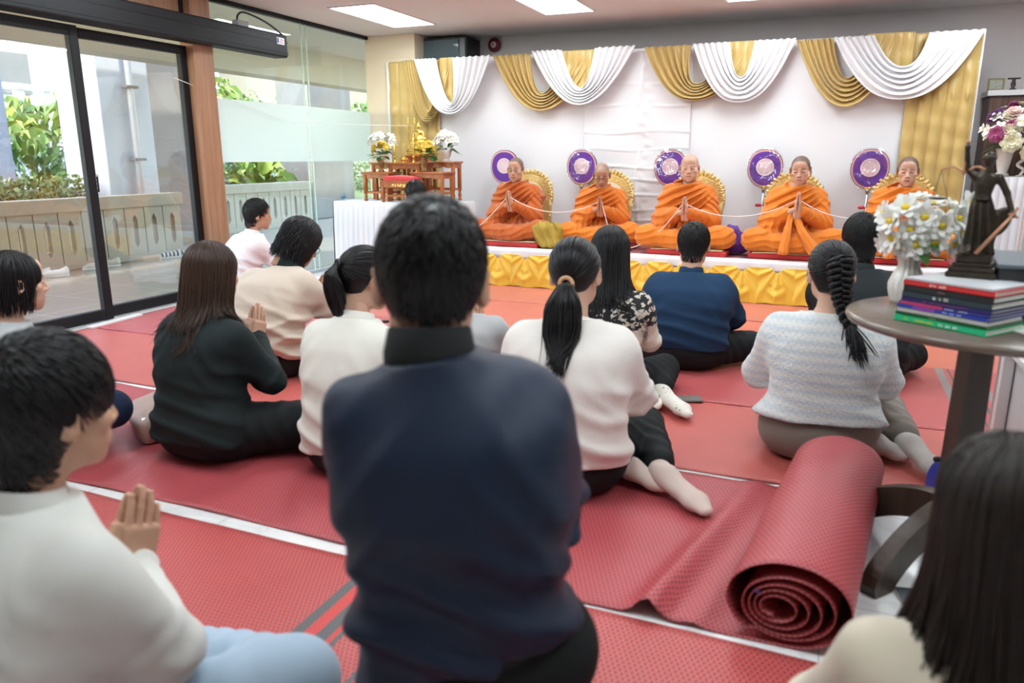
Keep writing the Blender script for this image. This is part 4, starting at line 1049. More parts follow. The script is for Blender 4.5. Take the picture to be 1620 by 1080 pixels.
def fan(x, y, label, wrap=True, rz=0., seed=1, zc=1.05):
    t = thing('ceremonial_fan', label, 'ceremonial fan', (x, y, SZ), rz, 'purple fans on stands'); c = zc-SZ
    def egg(k, m=64):
        a = np.linspace(0, 2*PI, m, endpoint=False); s, co = np.sin(a), np.cos(a)
        w = .150*np.sign(co)*np.abs(co)**.86*(1-.13*np.clip(-s, 0, 1)**1.5+.0*s); h = .166*np.sign(s)*np.abs(s)**.90
        return np.stack([w*k, h*k], 1)
    My = lambda yy: [[1, 0, 0, 0], [0, 0, -1, yy], [0, 1, 0, c], [0, 0, 0, 1]]
    MB().prism(egg(1.), .016, My(.008)).build('fan_rim', mat('fan_rim_dark', (.10, .03, .09), .5) if 'fan_rim_dark' not in bpy.data.materials else bpy.data.materials['fan_rim_dark'], t)
    MB().prism(egg(.965), .004, My(-.0085)).build('braid_border', PINK, t)
    MB().prism(egg(.875), .004, My(-.0125)).build('velvet_face', PURP, t)
    ci = [(.076*math.cos(q), .076*math.sin(q)) for q in np.linspace(0, 2*PI, 48, endpoint=False)]
    MB().prism(ci, .003, [[1, 0, 0, 0], [0, 0, -1, 0], [0, 1, 0, 0], [0, 0, 0, 1]]).build('emblem', EMB, [q for q in t.children if q.name.startswith('velvet_face')][0], loc=(0, -.0167, c+.012))
    b = MB(); b.tube([(0, .0, 0), (0, .0, c-.15)], .010, 10); b.lathe([(.0, 0), (.075, 0), (.08, .008), (.02, .018), (.012, .03), (0, .03)], (0, 0, .0), 20); b.lathe([(.0, .0), (.017, .0), (.02, .02), (.012, .05), (0, .05)], (0, 0, c-.20), 14)
    b.build('stand_pole', M['steel'], t, True)
    g = MB(); g.ball((0, -.004, c-.160), (.035, .014, .018), 12); g.build('gilt_clasp', GILT2, t, True)
    b = MB(); b.box((.02, 0, c-.32), (.13, .02, .012), bev=.004); b.ball((-.035, 0, c-.32), (.03, .022, .016), 10); b.ball((.045, 0, c-.32), (.022, .018, .014), 10)
    b.build('red_bow', mat('red_ribbon', (.55, .03, .05), .4) if 'red_ribbon' not in bpy.data.materials else bpy.data.materials['red_ribbon'], t, True)
    if wrap:
        rs = np.random.RandomState(seed); n = 34; R = np.linspace(0, 1.09, 16); a = np.linspace(0, 2*PI, n)
        Pp = np.zeros((16, n, 3)); eg = egg(1., n-1); eg = np.vstack([eg, eg[:1]])
        cz_ = rs.randn(5, 8)*.016; cz_ = np.concatenate([cz_, cz_[:, :1]], 1); ri = np.linspace(0, 4, 16); ai = np.linspace(0, 8, n)
        bmp = np.array([[cz_[int(min(p, 3.999)), int(min(q, 7.999))]*(1-p % 1)*(1-q % 1)+cz_[min(int(p)+1, 4), int(min(q, 7.999))]*(p % 1)*(1-q % 1)+cz_[int(min(p, 3.999)), min(int(q)+1, 8)]*(1-p % 1)*(q % 1)+cz_[min(int(p)+1, 4), min(int(q)+1, 8)]*(p % 1)*(q % 1) for q in ai] for p in ri])*np.minimum(1, R*3)[:, None]; bmp += rs.randn(16, n)*.0022; bmp[0] = bmp[0].mean(); bmp[:, -1] = bmp[:, 0]
        for i, r in enumerate(R):
            Pp[i, :, 0] = eg[:, 0]*r; Pp[i, :, 2] = c+eg[:, 1]*r; Pp[i, :, 1] = -.030+bmp[i]+.012*r**4-.006*np.sin(a*3+r*5+seed)
        b = MB(); b.grid(Pp); b.build('plastic_wrap', PLAS, t, True)
    return t
XM = [-2.73, -1.95, -1.13, -.25, .54]; YM = [6.72, 6.84, 6.70, 6.74, 6.78]
who = ['leftmost', 'second', 'third', 'fourth', 'rightmost']
for i in range(5):
    cushion(XM[i]+(-.02, .02, .05, .0, 0)[i], YM[i]-.03, 'flat red cushion with beige mat under the %s monk' % who[i])
for i, (dx, rz) in enumerate(((-.005, -.1), (-.015, -.1), (.025, -.08), (-.04, .06), (.01, .0))):
    seatback(XM[i]+dx, YM[i]+.30, 'gilt carved arched seat back behind the %s monk' % who[i], rz)
for i, x in enumerate((-3.06, -2.245, -1.39, -.555, .285)):
    fan(x, 7.12, ['unwrapped purple fan with round emblem, at the shoulder of the leftmost monk', 'plastic wrapped purple fan between the leftmost and the second monk', 'plastic wrapped purple fan beside the elder third monk', 'plastic wrapped purple fan on its stand left of the fourth monk', 'plastic wrapped purple fan on its stand left of the rightmost monk'][i], i > 0, 0, i+3)

# soft bundles
def bundle(name, label, cat, loc, f, lo, hi, m, h=.009, rz=0.):
    V, F = surf(f, lo, hi, h); t = mesh_obj(name, relax(V, F, 1), F, m, None, loc=loc, rot=(0, 0, rz)); return tag(t, label, cat)
def fb(P):
    d = smin(ell(P, (0, 0, .09), (.125, .09, .10)), ell(P, (-.04, -.01, .17), (.10, .06, .06)), .06); d = smin(d, ell(P, (.04, -.02, .03), (.15, .09, .04)), .05); d = smin(d, ell(P, (.08, 0, .19), (.05, .04, .03), rotm((0, .5, 0))), .02)
    return smax(d-.016*folds(P, (1, .3, .5), .075, 3, 2.2)-.006*wav(P, 40, 2), .003-P[:, 2], .01)
bundle('cloth_bundle', 'olive yellow cloth bundle beside the leftmost monk', 'cloth bundle', (-2.34, 6.47, SZ+.004), fb, (-.22, -.18, 0), (.25, .18, .3), mat('olive_cloth', (.40, .27, .035), .75, bs=60, bstr=.2))
def fp(P):
    d = smin(ell(P, (0, 0, .08), (.13, .09, .09)), ell(P, (-.05, 0, .17), (.07, .05, .07)), .06)
    return smax(d-.013*folds(P, (1, .2, .2), .06, 8, 2.)*sstep(.02, .2, P[:, 2])-.005*wav(P, 40, 5), .003-P[:, 2], .01)
bundle('drawstring_bag', 'purple cloth bag slumped beside the elder third monk', 'bag', (-.70, 6.62, SZ+.004), fp, (-.22, -.18, 0), (.22, .18, .3), mat('purple_cloth', (.10, .015, .26), .6, bs=80, bstr=.2, sheen=.3))

# ------------------------------------------------------------------ altar
AZ = .722
ta = thing('altar_base_table', 'long table under the altar tables, covered to the floor by white cloth', 'table', (-3.942, 6.62, 0))
MB().box((0, 0, .70), (1.22, .56, .03), bev=.004).build('top', M['white'], ta)
for sx in (-1, 1):
    for sy in (-1, 1): MB().tube([(sx*.56, sy*.23, 0), (sx*.56, sy*.23, .69)], .016, 10).build('leg', M['steel'], ta, True)
n = 700; per = np.linspace(0, 1, n, endpoint=True); hw, hd = .632, .30
def rim(t):
    L = [2*hw, 2*hd, 2*hw, 2*hd]; s = t*sum(L); c = [(-hw, -hd), (hw, -hd), (hw, hd), (-hw, hd), (-hw, -hd)]; nn = [(0, -1), (1, 0), (0, 1), (-1, 0)]
    for i in range(4):
        if s <= L[i]+1e-9: u = s/L[i]; return (c[i][0]*(1-u)+c[i+1][0]*u, c[i][1]*(1-u)+c[i+1][1]*u, *nn[i])
        s -= L[i]
rm = np.array([rim(t) for t in per]); zs = np.array([AZ, AZ-.006, AZ-.04, .5, .25, .012]); Pc = np.zeros((n, 6, 3))
s = per*2*(2*hw+2*hd)
for j, z in enumerate(zs):
    pl = (np.abs(np.sin(s*PI/.060))**.5*.014+.004*np.sin(s*31))*(0 if j < 2 else .6 if j == 2 else 1)
    Pc[:, j, :2] = rm[:, :2]+rm[:, 2:]*(pl+.006*j)[:, None]; Pc[:, j, 2] = z
b = MB(); b.grid(Pc); b.box((0, 0, AZ-.003), (2*hw+.002, 2*hd+.002, .006))
tag(b.build('pleated_tablecloth', WBACK, None, True, loc=(-3.942, 6.62, 0)), 'white pleated cloth around the altar base table', 'tablecloth')
def altar_table(x, y, z0, w, d, h, label, cushion=False, rail=True):
    t = thing('altar_table', label, 'altar table', (x, y, z0), group='nested orange wooden altar tables')
    m = M['altarwood']
    b = MB(); b.box((0, 0, h-.008), (w, d, .016), bev=.004); b.box((0, 0, h-.020), (w-.02, d-.02, .010), bev=.002); b.build('top', m, t)
    for sx in (-1, 1):
        for sy in (-1, 1):
            b = MB(); q = (sx*(w/2-.03), sy*(d/2-.03)); b.box((*q, h*.62), (.032, .032, h*.72), bev=.003); b.lathe([(.012, 0), (.020, .006), (.020, .018), (.012, .026), (.017, h*.12), (.017, h*.17), (.012, h*.2), (.016, h*.27)], (*q, 0), 12); b.build('leg', m, t, True)
    for k in (0, 1):
        for sg in (-1, 1):
            L = (w if k == 0 else d)-.085; n = 12; up = h-.024; lo = [up-.030-.016*abs(math.sin(i/n*PI*3))*(.6+.4*math.cos(i/n*2*PI)) for i in range(n+1)]
            poly = [(-L/2+L*i/n, lo[i]) for i in range(n+1)]+[(L/2, up), (-L/2, up)]
            Mx = [[1, 0, 0, 0], [0, 0, -1, sg*(d/2-.03)+.007], [0, 1, 0, 0], [0, 0, 0, 1]] if k == 0 else [[0, 0, 1, sg*(w/2-.03)-.007], [1, 0, 0, 0], [0, 1, 0, 0], [0, 0, 0, 1]]
            MB().prism(poly, .014, Mx).build('apron', m, t)
    if rail and h > .15:
        for sg in (-1, 1): MB().box((0, sg*(d/2-.03), h*.30), (w-.08, .012, .020), bev=.002).build('rail', m, t)
        for sg in (-1, 1): MB().box((sg*(w/2-.03), 0, h*.30), (.012, d-.08, .020), bev=.002).build('rail', m, t)
    return t
altar_table(-4.15, 6.55, AZ, .32, .26, .282, 'low altar table at front left, holding a brown vase of yellow flowers')
altar_table(-3.575, 6.55, AZ, .37, .26, .287, 'low altar table at front right, holding a brown vase of yellow flowers')
altar_table(-4.22, 6.80, AZ, .34, .20, .372, 'tall altar table at back left, partly hidden behind the low one')
altar_table(-3.585, 6.80, AZ, .34, .20, .385, 'tall altar table at back right with a white flower pot')
altar_table(-3.91, 6.66, AZ, .38, .20, .370, 'middle altar table with candles and incense pot')
altar_table(-3.86, 6.845, AZ, .30, .16, .445, 'highest altar table at centre back, carrying the golden statue', rail=True)
fs = thing('kneeling_stool', 'small orange wooden stool with a red cushion in front of the altar tables', 'stool', (-3.83, 6.40, AZ))
b = MB(); b.box((0, 0, .198), (.40, .17, .014), bev=.003); b.box((0, 0, .165), (.385, .155, .055), bev=.003); b.build('seat_frame', M['altarwood'], fs)
for sx in (-1, 1):
    for sy in (-1, 1):
        b = MB(); b.box((sx*.175, sy*.065, .10), (.03, .03, .14), bev=.003); b.lathe([(.010, 0), (.018, .006), (.018, .02), (.012, .03), (.015, .05)], (sx*.175, sy*.065, 0), 12); b.build('leg', M['altarwood'], fs, True)
for sy in (-1, 1): MB().box((0, sy*.065, .062), (.33, .012, .018), bev=.002).build('rail', M['altarwood'], fs)
V, F = surf(lambda P: rbox(P, (0, 0, .215), (.175, .075, .030), .026)-.012*np.exp(-(P[:, 0]/.12)**2-(P[:, 1]/.07)**2), (-.22, -.12, .16), (.22, .12, .29), .008); mesh_obj('red_cushion', V, F, satin('red_satin', (.62, .03, .04), .4), fs)
b = MB()
for i in range(11): b.box((-.075+i*.015, -.0785, .164+.004*(i % 3-1)), (.010 if i % 4 else .004, .003, .014+.006*(i % 2)))
b.build('gold_lettering', GILT2, fs)

GOLDM = mat('polished_gold', (.86, .58, .14), .22, .9, bs=40, bstr=.08)
bu = thing('golden_statue', 'golden seated statue on a tiered lotus base at the top of the altar', 'statue', (-3.885, 6.845, AZ+.446))
rp = lambda a, z: .05*math.sin(a*20) if .02 < z < .06 or .10 < z < .13 else 0.
MB().lathe([(.0, 0), (.135, 0), (.138, .014), (.120, .022), (.135, .035), (.128, .055), (.105, .062), (.110, .08), (.112, .10), (.098, .108), (.108, .120), (.102, .135), (.075, .142), (0, .142)], (0, 0, 0), 60, sy=.56, ripple=rp).build('pedestal', GOLDM, bu, True)
def fbud(P):
    Q = P.copy(); Q[:, 0] = np.abs(Q[:, 0])
    d = loft(P, [(0, 0, .15), (0, 0, .24)], [(0, .034, .026), (.04, .036, .024), (.07, .048, .026), (.085, .036, .02), (.09, .02, .016)])
    d = smin(d, rcone(Q, (.012, -.005, .158), (.074, -.012, .156), .020, .016), .012); d = smin(d, rcone(Q, (.074, -.012, .156), (.0, -.034, .153), .015, .011), .01)
    d = smin(d, rcone(Q, (.046, 0, .222), (.058, -.004, .185), .013, .011), .01); d = smin(d, rcone(P, (.058, -.004, .185), (.0, -.03, .172), .010, .008), .006); d = smin(d, rcone(P, (-.058, -.004, .185), (-.05, -.034, .168), .010, .007), .006)
    d = smin(d, rcone(P, (0, 0, .235), (0, 0, .26), .013), .008); d = smin(d, ell(P, (0, 0, .277), (.020, .021, .027)), .006); d = smin(d, ell(P, (0, .002, .302), (.011, .011, .012)), .006); d = smin(d, rcone(P, (0, .002, .305), (0, .002, .345), .006, .0015), .004)
    d = smin(d, ell(Q, (.021, 0, .272), (.004, .006, .014)), .003); return smin(d, rcone(P, (0, -.020, .277), (0, -.024, .272), .003), .003)
V, F = surf(fbud, (-.12, -.07, .135), (.12, .06, .36), .0036); mesh_obj('figure', V, F, GOLDM, bu)
WAX = mat('yellow_wax', (.80, .55, .16), .4)
def candle(x, y, z, h, label):
    t = thing('candlestick', label, 'candlestick', (x, y, z))
    MB().lathe([(0, 0), (.024, 0), (.024, .006), (.010, .014), (.007, .04), (.014, .05), (.016, .06), (.009, .064), (0, .064)], n=20).build('holder', GOLDM, t, True)
    b = MB(); b.tube([(0, 0, .06), (0, 0, h)], .0085, 12); b.tube([(0, 0, h), (0, 0, h+.010)], .0015, 5); b.build('candle', WAX, t, True)
candle(-4.04, 6.625, AZ+.371, .175, 'short yellow candle on a gold holder, left of the incense pot'); candle(-3.825, 6.625, AZ+.371, .24, 'tall yellow candle on a gold holder, right of the incense pot')
for x, l in ((-4.075, 'left of the pair of tall thin gold lamp posts behind the altar'), (-4.0, 'right of the pair of tall thin gold lamp posts behind the altar')):
    t = thing('gold_post', l, 'ornament', (x, 6.97, AZ)); b = MB(); b.lathe([(0, 0), (.03, 0), (.03, .01), (.008, .02), (.007, .70), (.010, .72), (.006, .80), (.001, .82)], n=12); b.build('post', GOLDM, t, True)
ip = thing('incense_pot', 'small gold incense pot with three thin sticks on the middle altar table', 'incense pot', (-3.935, 6.625, AZ+.371))
MB().lathe([(0, 0), (.022, 0), (.024, .006), (.014, .012), (.032, .022), (.036, .036), (.028, .046), (.034, .052), (.030, .052), (.0, .046)], n=24).build('pot', GOLDM, ip, True)
for i in (-1, 0, 1): MB().tube([(i*.006, 0, .045), (i*.013, 0, .19)], .0018, 6).build('incense_stick', WAX, ip, True)
for r_ in (-1, 1): MB().ball((r_*.037, 0, .034), (.008, .004, .010), 8).build('handle', GOLDM, ip, True)
# flowers
def petals(b, c, n_, R, d, mi=0, w=.5, cup=.35, rows=1):
    d = nrm(d); u = nrm(np.cross(d, A(.3, .9, .2))); v = np.cross(d, u)
    for q in range(rows):
        for i in range(n_):
            a = 2*PI*(i+.5*q)/n_; o = math.cos(a)*u+math.sin(a)*v; s = np.cross(d, o); r = R*(1-.28*q); k = cup+.35*q
            p0 = c+o*r*.08; p1 = c+o*r*.5+d*r*k*.55; p2 = c+o*r+d*r*k; w_ = s*r*w*.5
            b.add([p0, p1+w_, p1-w_, c+o*r*.85+w_*.7+d*r*k*.95, c+o*r*.85-w_*.7+d*r*k*.95, p2], [(0, 2, 1), (1, 2, 4, 3), (3, 4, 5)], mi)
WP = mat('white_petal', (.86, .86, .82), .6); YP = mat('yellow_petal', (.84, .62, .10), .6); YC = mat('yellow_centre', (.80, .58, .03), .6); GL_ = mat('flower_leaf', (.05, .15, .03), .5)
CR = mat('cream_petal', (.80, .76, .55), .6); PU = mat('purple_petal', (.12, .03, .12), .6); PK = mat('magenta_petal', (.38, .08, .20), .6); PKL = mat('pale_pink_petal', (.78, .55, .50), .6)
def bouquet(name, label, loc, spec, rs, leaf_r=.06, leafn=14, cat='flowers', leafz=.0, stem=.08):
    t = thing(name, label, cat, loc)
    for (p, d, R, kind) in spec:
        b = MB(); d = nrm(d); p = A(*p)
        if kind == 'lotus': petals(b, p, 6, R, d, 0, .60, .34, 2); o = b.build('flower', [WP], t); MB().ball(p+d*R*.14, (R*.26, R*.26, R*.20), 8).build('flower_centre', [YC], o, True)
        elif kind == 'rose':
            for q in range(3): petals(b, p+d*R*.08*q, 7, R*(1-.25*q), d, 0, .95, .35+.4*q, 1)
            b.ball(p+d*R*.25, R*.4, 8, 0); o = b.build('flower', [YP], t)
        elif kind == 'small': petals(b, p, 5, R, d, 0, .7, .2, 1); b.ball(p, R*.15, 6, 1); o = b.build('flower', [WP, YC], t)
        else:
            mm = {'cream': CR, 'purple': PU, 'pink': PK, 'pale': PKL}[kind]
            for q in range(4): petals(b, p+d*R*.1*q, 8, R*(1-.2*q), d, 0, .8, .2+.35*q, 1)
            b.ball(p+d*R*.2, R*.35, 8, 0); o = b.build('flower', [mm], t)
    b = MB()
    for i in range(leafn):
        a = rs.uniform(0, 2*PI); q = A(math.cos(a), math.sin(a), rs.uniform(-.3, .6)); c = A(0, 0, leafz)+q*leaf_r*.3; s = nrm(np.cross(q, A(0, 0, 1))); L = leaf_r*rs.uniform(.8, 1.4)
        b.add([c, c+q*L*.5+s*L*.22, c+q*L*.5-s*L*.22, c+q*L-A(0, 0, L*.2)], [(0, 2, 1), (1, 2, 3)])
    b.tube([(0, 0, -stem), (0, 0, leafz)], .012, 6); b.build('leaves', GL_, t); return t
rs = np.random.RandomState(21)
def dome(n, rad, zc, R, kind, jit=.3, up=.2, front=False):
    out = []
    for i in range(n):
        d = rdir(1, rs)[0]; d[2] = abs(d[2])-.15
        if front: d[1] = -abs(d[1])
        d = nrm(d); out.append((d*A(*rad)*rs.uniform(.82, 1.05)+A(0, 0, zc), d+A(0, -.3, up), R*rs.uniform(.8, 1.15), kind if isinstance(kind, str) else kind[rs.randint(len(kind))]))
    return out
BV = mat('brown_glazed_vase', (.30, .15, .05), .25, .3, bs=40, bstr=.3, var=.5, vs=40); PV = mat('white_glazed_pot', (.78, .76, .72), .25)
VR = lambda a, z: .03*math.sin(a*12)
def vase(label, loc, prof, m, n=32, ripple=None, name='vase', rimm=None):
    return tag(MB().lathe(prof, (0, 0, 0), n, ripple=ripple).build(name, m, None, True, loc=loc), label, 'vase')
pv = [(0, 0), (.030, 0), (.032, .008), (.020, .02), (.024, .05), (.033, .085), (.030, .10), (.022, .112), (.030, .125), (.026, .125), (.018, .110), (0, .10)]
vase('slim brown vase with yellow flowers on the front left altar table', (-4.14, 6.53, AZ+.284), pv, BV); bouquet('flower_bunch', 'bunch of yellow flowers on the left side of the altar', (-4.14, 6.53, AZ+.284+.155), dome(13, (.075, .06, .07), .05, .036, 'rose'), rs, .10, 22)
pv2 = [(0, 0), (.036, 0), (.038, .010), (.030, .02), (.036, .06), (.038, .10), (.032, .118), (.040, .132), (.034, .132), (.026, .115), (0, .1)]
vase('wide brown vase with yellow flowers on the front right altar table', (-3.655, 6.53, AZ+.289), pv2, BV); bouquet('flower_bunch', 'bunch of yellow flowers on the right side of the altar', (-3.645, 6.53, AZ+.289+.16), dome(13, (.085, .06, .06), .05, .038, 'rose'), rs, .11, 22)
pw = [(0, 0), (.042, 0), (.045, .008), (.026, .016), (.028, .024), (.046, .045), (.055, .085), (.060, .108), (.054, .108), (.048, .08), (0, .07)]
vase('white pot of white flowers on the back right altar table', (-3.555, 6.80, AZ+.388), pw, PV); bouquet('flower_bunch', 'white flower dome on the right end of the altar', (-3.555, 6.80, AZ+.388+.125), dome(46, (.125, .10, .10), .06, .034, 'small'), rs, .10, 22)
vase('white pot of white flowers on the back left altar table, behind the yellow ones', (-4.29, 6.80, AZ+.375), pw, PV); bouquet('flower_bunch', 'white flower dome on the left end of the altar', (-4.29, 6.80, AZ+.375+.125), dome(52, (.15, .11, .10), .07, .036, 'small'), rs, .10, 16)

# ------------------------------------------------------------------ back wall things
rk = thing('equipment_rack', 'dark wall mounted equipment cabinet above the left of the backdrop', 'cabinet', (-3.99, 7.72, 2.16))
MB().box((0, 0, .10), (.62, .34, .24), bev=.006).build('housing', M['dark'], rk); MB().box((-.03, -.174, .10), (.50, .008, .20), bev=.003).build('glass_door', mat('smoked_glass', (.10, .14, .16), .08), rk)
MB().box((.265, -.174, .10), (.06, .008, .20)).build('side_panel', mat('rack_grey', (.12, .14, .15), .4), rk); MB().box((-.25, -.179, .165), (.07, .003, .012)).build('nameplate', M['alu'], rk)
b = MB(); b.tube(spl([(-.2, .05, .215), (-.12, .05, .26), (-.05, .05, .23), (.02, .05, .26)], 14), .004, 6); b.tube([(.14, -.1, .215), (.13, -.1, .26)], .004, 6); b.build('cables', M['alu'], rk, True)
be = thing('alarm_bell', 'dark red round alarm bell on the wall above the backdrop', 'alarm bell', (-3.505, YB-.002, 2.325)); RX = rotm((PI/2, 0, 0))
MB().lathe([(0, 0), (.05, 0), (.05, .02), (.072, .022), (.075, .034), (.055, .05), (0, .058)], n=32, R=RX).build('gong', mat('bell_red', (.17, .02, .03), .35), be, True)
MB().lathe([(0, .054), (.032, .054), (.030, .060), (0, .061)], n=24, R=RX).build('label_disc', mat('bell_label', (.62, .55, .52), .5), be, True)
b = MB(); b.tube([(0, -.062, .014), (0, -.062, -.012)], .005, 6); b.build('label_mark', mat('bell_mark', (.2, .02, .03)), be)
cw = thing('wood_cabinet', 'dark wood grained cabinet with white top ledge right of the backdrop', 'cabinet', (1.9, 7.74, 0))
MB().box((0, 0, .82), (1.5, .28, 1.64), bev=.003).build('body', M['cabwood'], cw); MB().box((0, -.01, 1.665), (1.54, .32, .045), bev=.004).build('ledge', M['white'], cw)
pf = thing('picture_frame', 'small gilt picture frame standing on the wood cabinet ledge', 'picture frame', (1.20, 7.70, 1.69))
MB().box((0, 0, .05), (.12, .015, .10), bev=.003).build('frame', mat('dull_gilt', (.30, .25, .12), .4, .5), pf); MB().box((0, -.009, .05), (.09, .004, .07)).build('picture', mat('picture_face', (.42, .42, .36), .5, var=.4, vs=40), pf)
fg = thing('figurine', 'small dark figurine beside the gilt picture frame', 'figurine', (1.325, 7.70, 1.69)); b = MB(); b.lathe([(0, 0), (.025, 0), (.028, .01), (.012, .02), (.020, .05), (.012, .075), (.016, .085), (.004, .10)], n=14); b.box((0, 0, .095), (.09, .02, .012)); b.build('figure', M['darkwood'], fg, True)
tr = thing('draped_table', 'white draped table right of the stage, carrying a purple flower vase', 'table', (1.57, 7.32, 0))
MB().box((0, 0, .985), (.78, .44, .025), bev=.003).build('top', M['white'], tr)
xs = np.linspace(-.41, .41, 220); zs = np.linspace(.995, .01, 12); X, Z = np.meshgrid(xs, zs, indexing='ij'); b = MB(); b.grid(np.stack([X, -.235-.012*np.abs(np.sin(X*PI/.055))-.02*(1-Z), Z], -1), thick=.003)
for sx in (-1, 1): b.box((sx*.40, 0, .5), (.01, .44, .98))
b.build('drape', WBACK, tr, True)
vase('white flared vase of purple flowers on the draped table', (1.26, 7.24, 1.0), [(0, 0), (.05, 0), (.05, .015), (.035, .03), (.05, .10), (.062, .19), (.075, .215), (.065, .215), (.05, .18), (0, .17)], PV)
bouquet('flower_bunch', 'large mixed bunch of purple, white and pink flowers at the right edge', (1.29, 7.22, 1.26), dome(24, (.19, .15, .19), .08, .062, ('purple', 'purple', 'cream', 'pale', 'pink')) + dome(22, (.22, .17, .21), .08, .045, 'small')+[((-.13, -.15, .06), (-.4, -1, .2), .07, 'pink'), ((-.03, -.17, -.0), (-.1, -1, .1), .085, 'cream'), ((.08, -.16, .06), (.2, -1, .2), .07, 'purple'), ((.10, -.15, -.07), (.2, -1, -.2), .075, 'cream'), ((.05, -.14, .16), (.1, -1, .5), .08, 'small')], rs, .15, 26, stem=.12)
og = MB(); rs2 = np.random.RandomState(4)
og.tube(spl([(0, 0, 0), (.02, 0, .05), (-.025, 0, .09), (.02, 0, .14), (-.01, 0, .18)], 40), .012, 8); og.lathe([(0, 0), (.03, 0), (.03, .008), (0, .01)], n=16)
tag(og.build('ornament', PV, None, True, loc=(1.38, 7.22, 1.0)), 'white curled ornament beside the purple flower vase', 'ornament')
# ------------------------------------------------------------------ woven mats
def woven(name, c, dark, amt=.8, per=.0125, rough=.42, stripes=None):
    m, nt, b = new_mat(name); at = nd(nt, 'ShaderNodeAttribute', attribute_name='st'); o = sep(nt, at.outputs['Vector'])
    k = 2*PI/per
    row = mth(nt, 'FLOOR', mth(nt, 'DIVIDE', o[1], per))
    sh = mth(nt, 'MULTIPLY', row, PI)
    wv = mth(nt, 'MULTIPLY', mth(nt, 'SINE', mth(nt, 'ADD', mth(nt, 'MULTIPLY', o[0], k), sh)), mth(nt, 'ABSOLUTE', mth(nt, 'SINE', mth(nt, 'MULTIPLY', o[1], k/2))))
    dot = mth(nt, 'GREATER_THAN', wv, .42)
    n = noise(nt, at.outputs['Vector'], 2.3, 4)
    base = mixc(nt, n, tuple(x*.86 for x in c), tuple(min(1, x*1.14) for x in c))
    cc = mixc(nt, mth(nt, 'MULTIPLY', dot, amt), base, dark)
    if stripes:      # lengthways border bands on one side of the mat
        x = o[0]; y = o[1]
        for (a, e, col) in stripes:
            f = mth(nt, 'MULTIPLY', mth(nt, 'GREATER_THAN', x, a), mth(nt, 'LESS_THAN', x, e))
            cc = mixc(nt, f, cc, col)
    nt.links.new(cc, b.inputs['Base Color']); b.inputs['Roughness'].default_value = rough; b.inputs['Specular IOR Level'].default_value = .5
    bump(nt, b, wv, .35, .0015); return m
CRIM = (.50, .085, .095); COR = (.60, .135, .115); ORA = (.66, .19, .14); DK = (.10, .022, .030)
GRY = (.10, .10, .105); RD = (.60, .05, .045)
MA = woven('near_mat', (.56, .095, .09), DK, .85, .013, stripes=[(-1.135, -1.105, GRY), (-1.105, -1.07, RD), (-1.07, -1.035, GRY), (-1.035, -1.02, RD), (-1.02, -1.005, GRY), (-.905, -.890, GRY), (-.86, -.835, GRY), (-.80, -.785, GRY), (-.765, -.745, GRY)])
MB_ = woven('crimson_mat', CRIM, DK, .75, .0135); MC = woven('coral_mat', COR, (.34, .05, .05), .6, .012); MD = woven('rose_mat', (.55, .11, .115), (.26, .04, .05), .7, .012, stripes=[(.62, .66, (.28, .25, .25)), (.68, .69, GRY), (.72, .73, GRY), (.76, .775, GRY), (.80, .83, (.28, .25, .25))])
ME = woven('orange_mat', ORA, (.42, .07, .05), .5, .012, .38)
def set_st(o, st):
    a = o.data.attributes.new('st', 'FLOAT_VECTOR', 'POINT'); a.data.foreach_set('vector', np.asarray(st, np.float32).ravel())
def floor_mat_strip(x0, x1, y0, y1, m, label, z=.004, seed=0, amp=.003, edge=.006, ridges=()):
    nx = int((x1-x0)/.025); ny = int((y1-y0)/.03); xs = np.linspace(x0, x1, nx); ys = np.linspace(y0, y1, ny); X, Y = np.meshgrid(xs, ys, indexing='ij'); rs = np.random.RandomState(seed)
    h = amp*(.5+.5*wav(np.stack([X*1.4, Y*.5, 0*X], -1).reshape(-1, 3), 9, seed).reshape(X.shape))
    for (xr, yr, wr, hr, dy) in ridges: h = h+hr*np.exp(-((X-xr-.25*(Y-yr))/wr)**2)*np.exp(-((Y-yr)/dy)**2)
    ye = (edge*np.sin(X*2.1+seed)+edge*.5*np.sin(X*5.3+seed*2)); Yw = Y+ye
    V = np.stack([X, Yw, z+np.maximum(h, 0)], -1); b = MB(); b.grid(V-A(x0, y0, 0), thick=.002)
    o = b.build('woven_mat', m, None, True, loc=(x0, y0, 0)); st = np.stack([X, Y, 0*X], -1).reshape(-1, 3); set_st(o, np.concatenate([st, st]))
    return tag(o, label, 'mat', 'red woven floor mats')
floor_mat_strip(-3.6, -.72, .35, 1.657, MA, 'red woven mat with grey stripe border, under the man in the navy bomber jacket', seed=1, amp=.004)
floor_mat_strip(-.74, .52, .35, 1.672, woven('near_right_mat', (.56, .10, .095), DK, .8, .014), 'red woven mat nearest the camera, right of the man in the navy bomber jacket', z=.003, seed=2)
floor_mat_strip(-4.63, .78, 2.675, 3.60, MC, 'coral woven mat across the middle, under the woman in the tweed jacket', seed=3, amp=.004)
floor_mat_strip(-4.68, 1.3, 3.52, 4.62, MD, 'rose woven mat with grey stripes at its right end, third row from the camera', z=.007, seed=4, ridges=((.5, 4.5, .03, .02, .1),))
floor_mat_strip(-4.70, 1.9, 4.56, 5.58, ME, 'orange red woven mat, second row in front of the stage', z=.004, seed=5)
floor_mat_strip(-4.4, 2.4, 5.52, 6.27, woven('front_mat', (.64, .20, .15), (.45, .09, .06), .45, .012, .36), 'orange red woven mat along the foot of the stage', z=.008, seed=6)
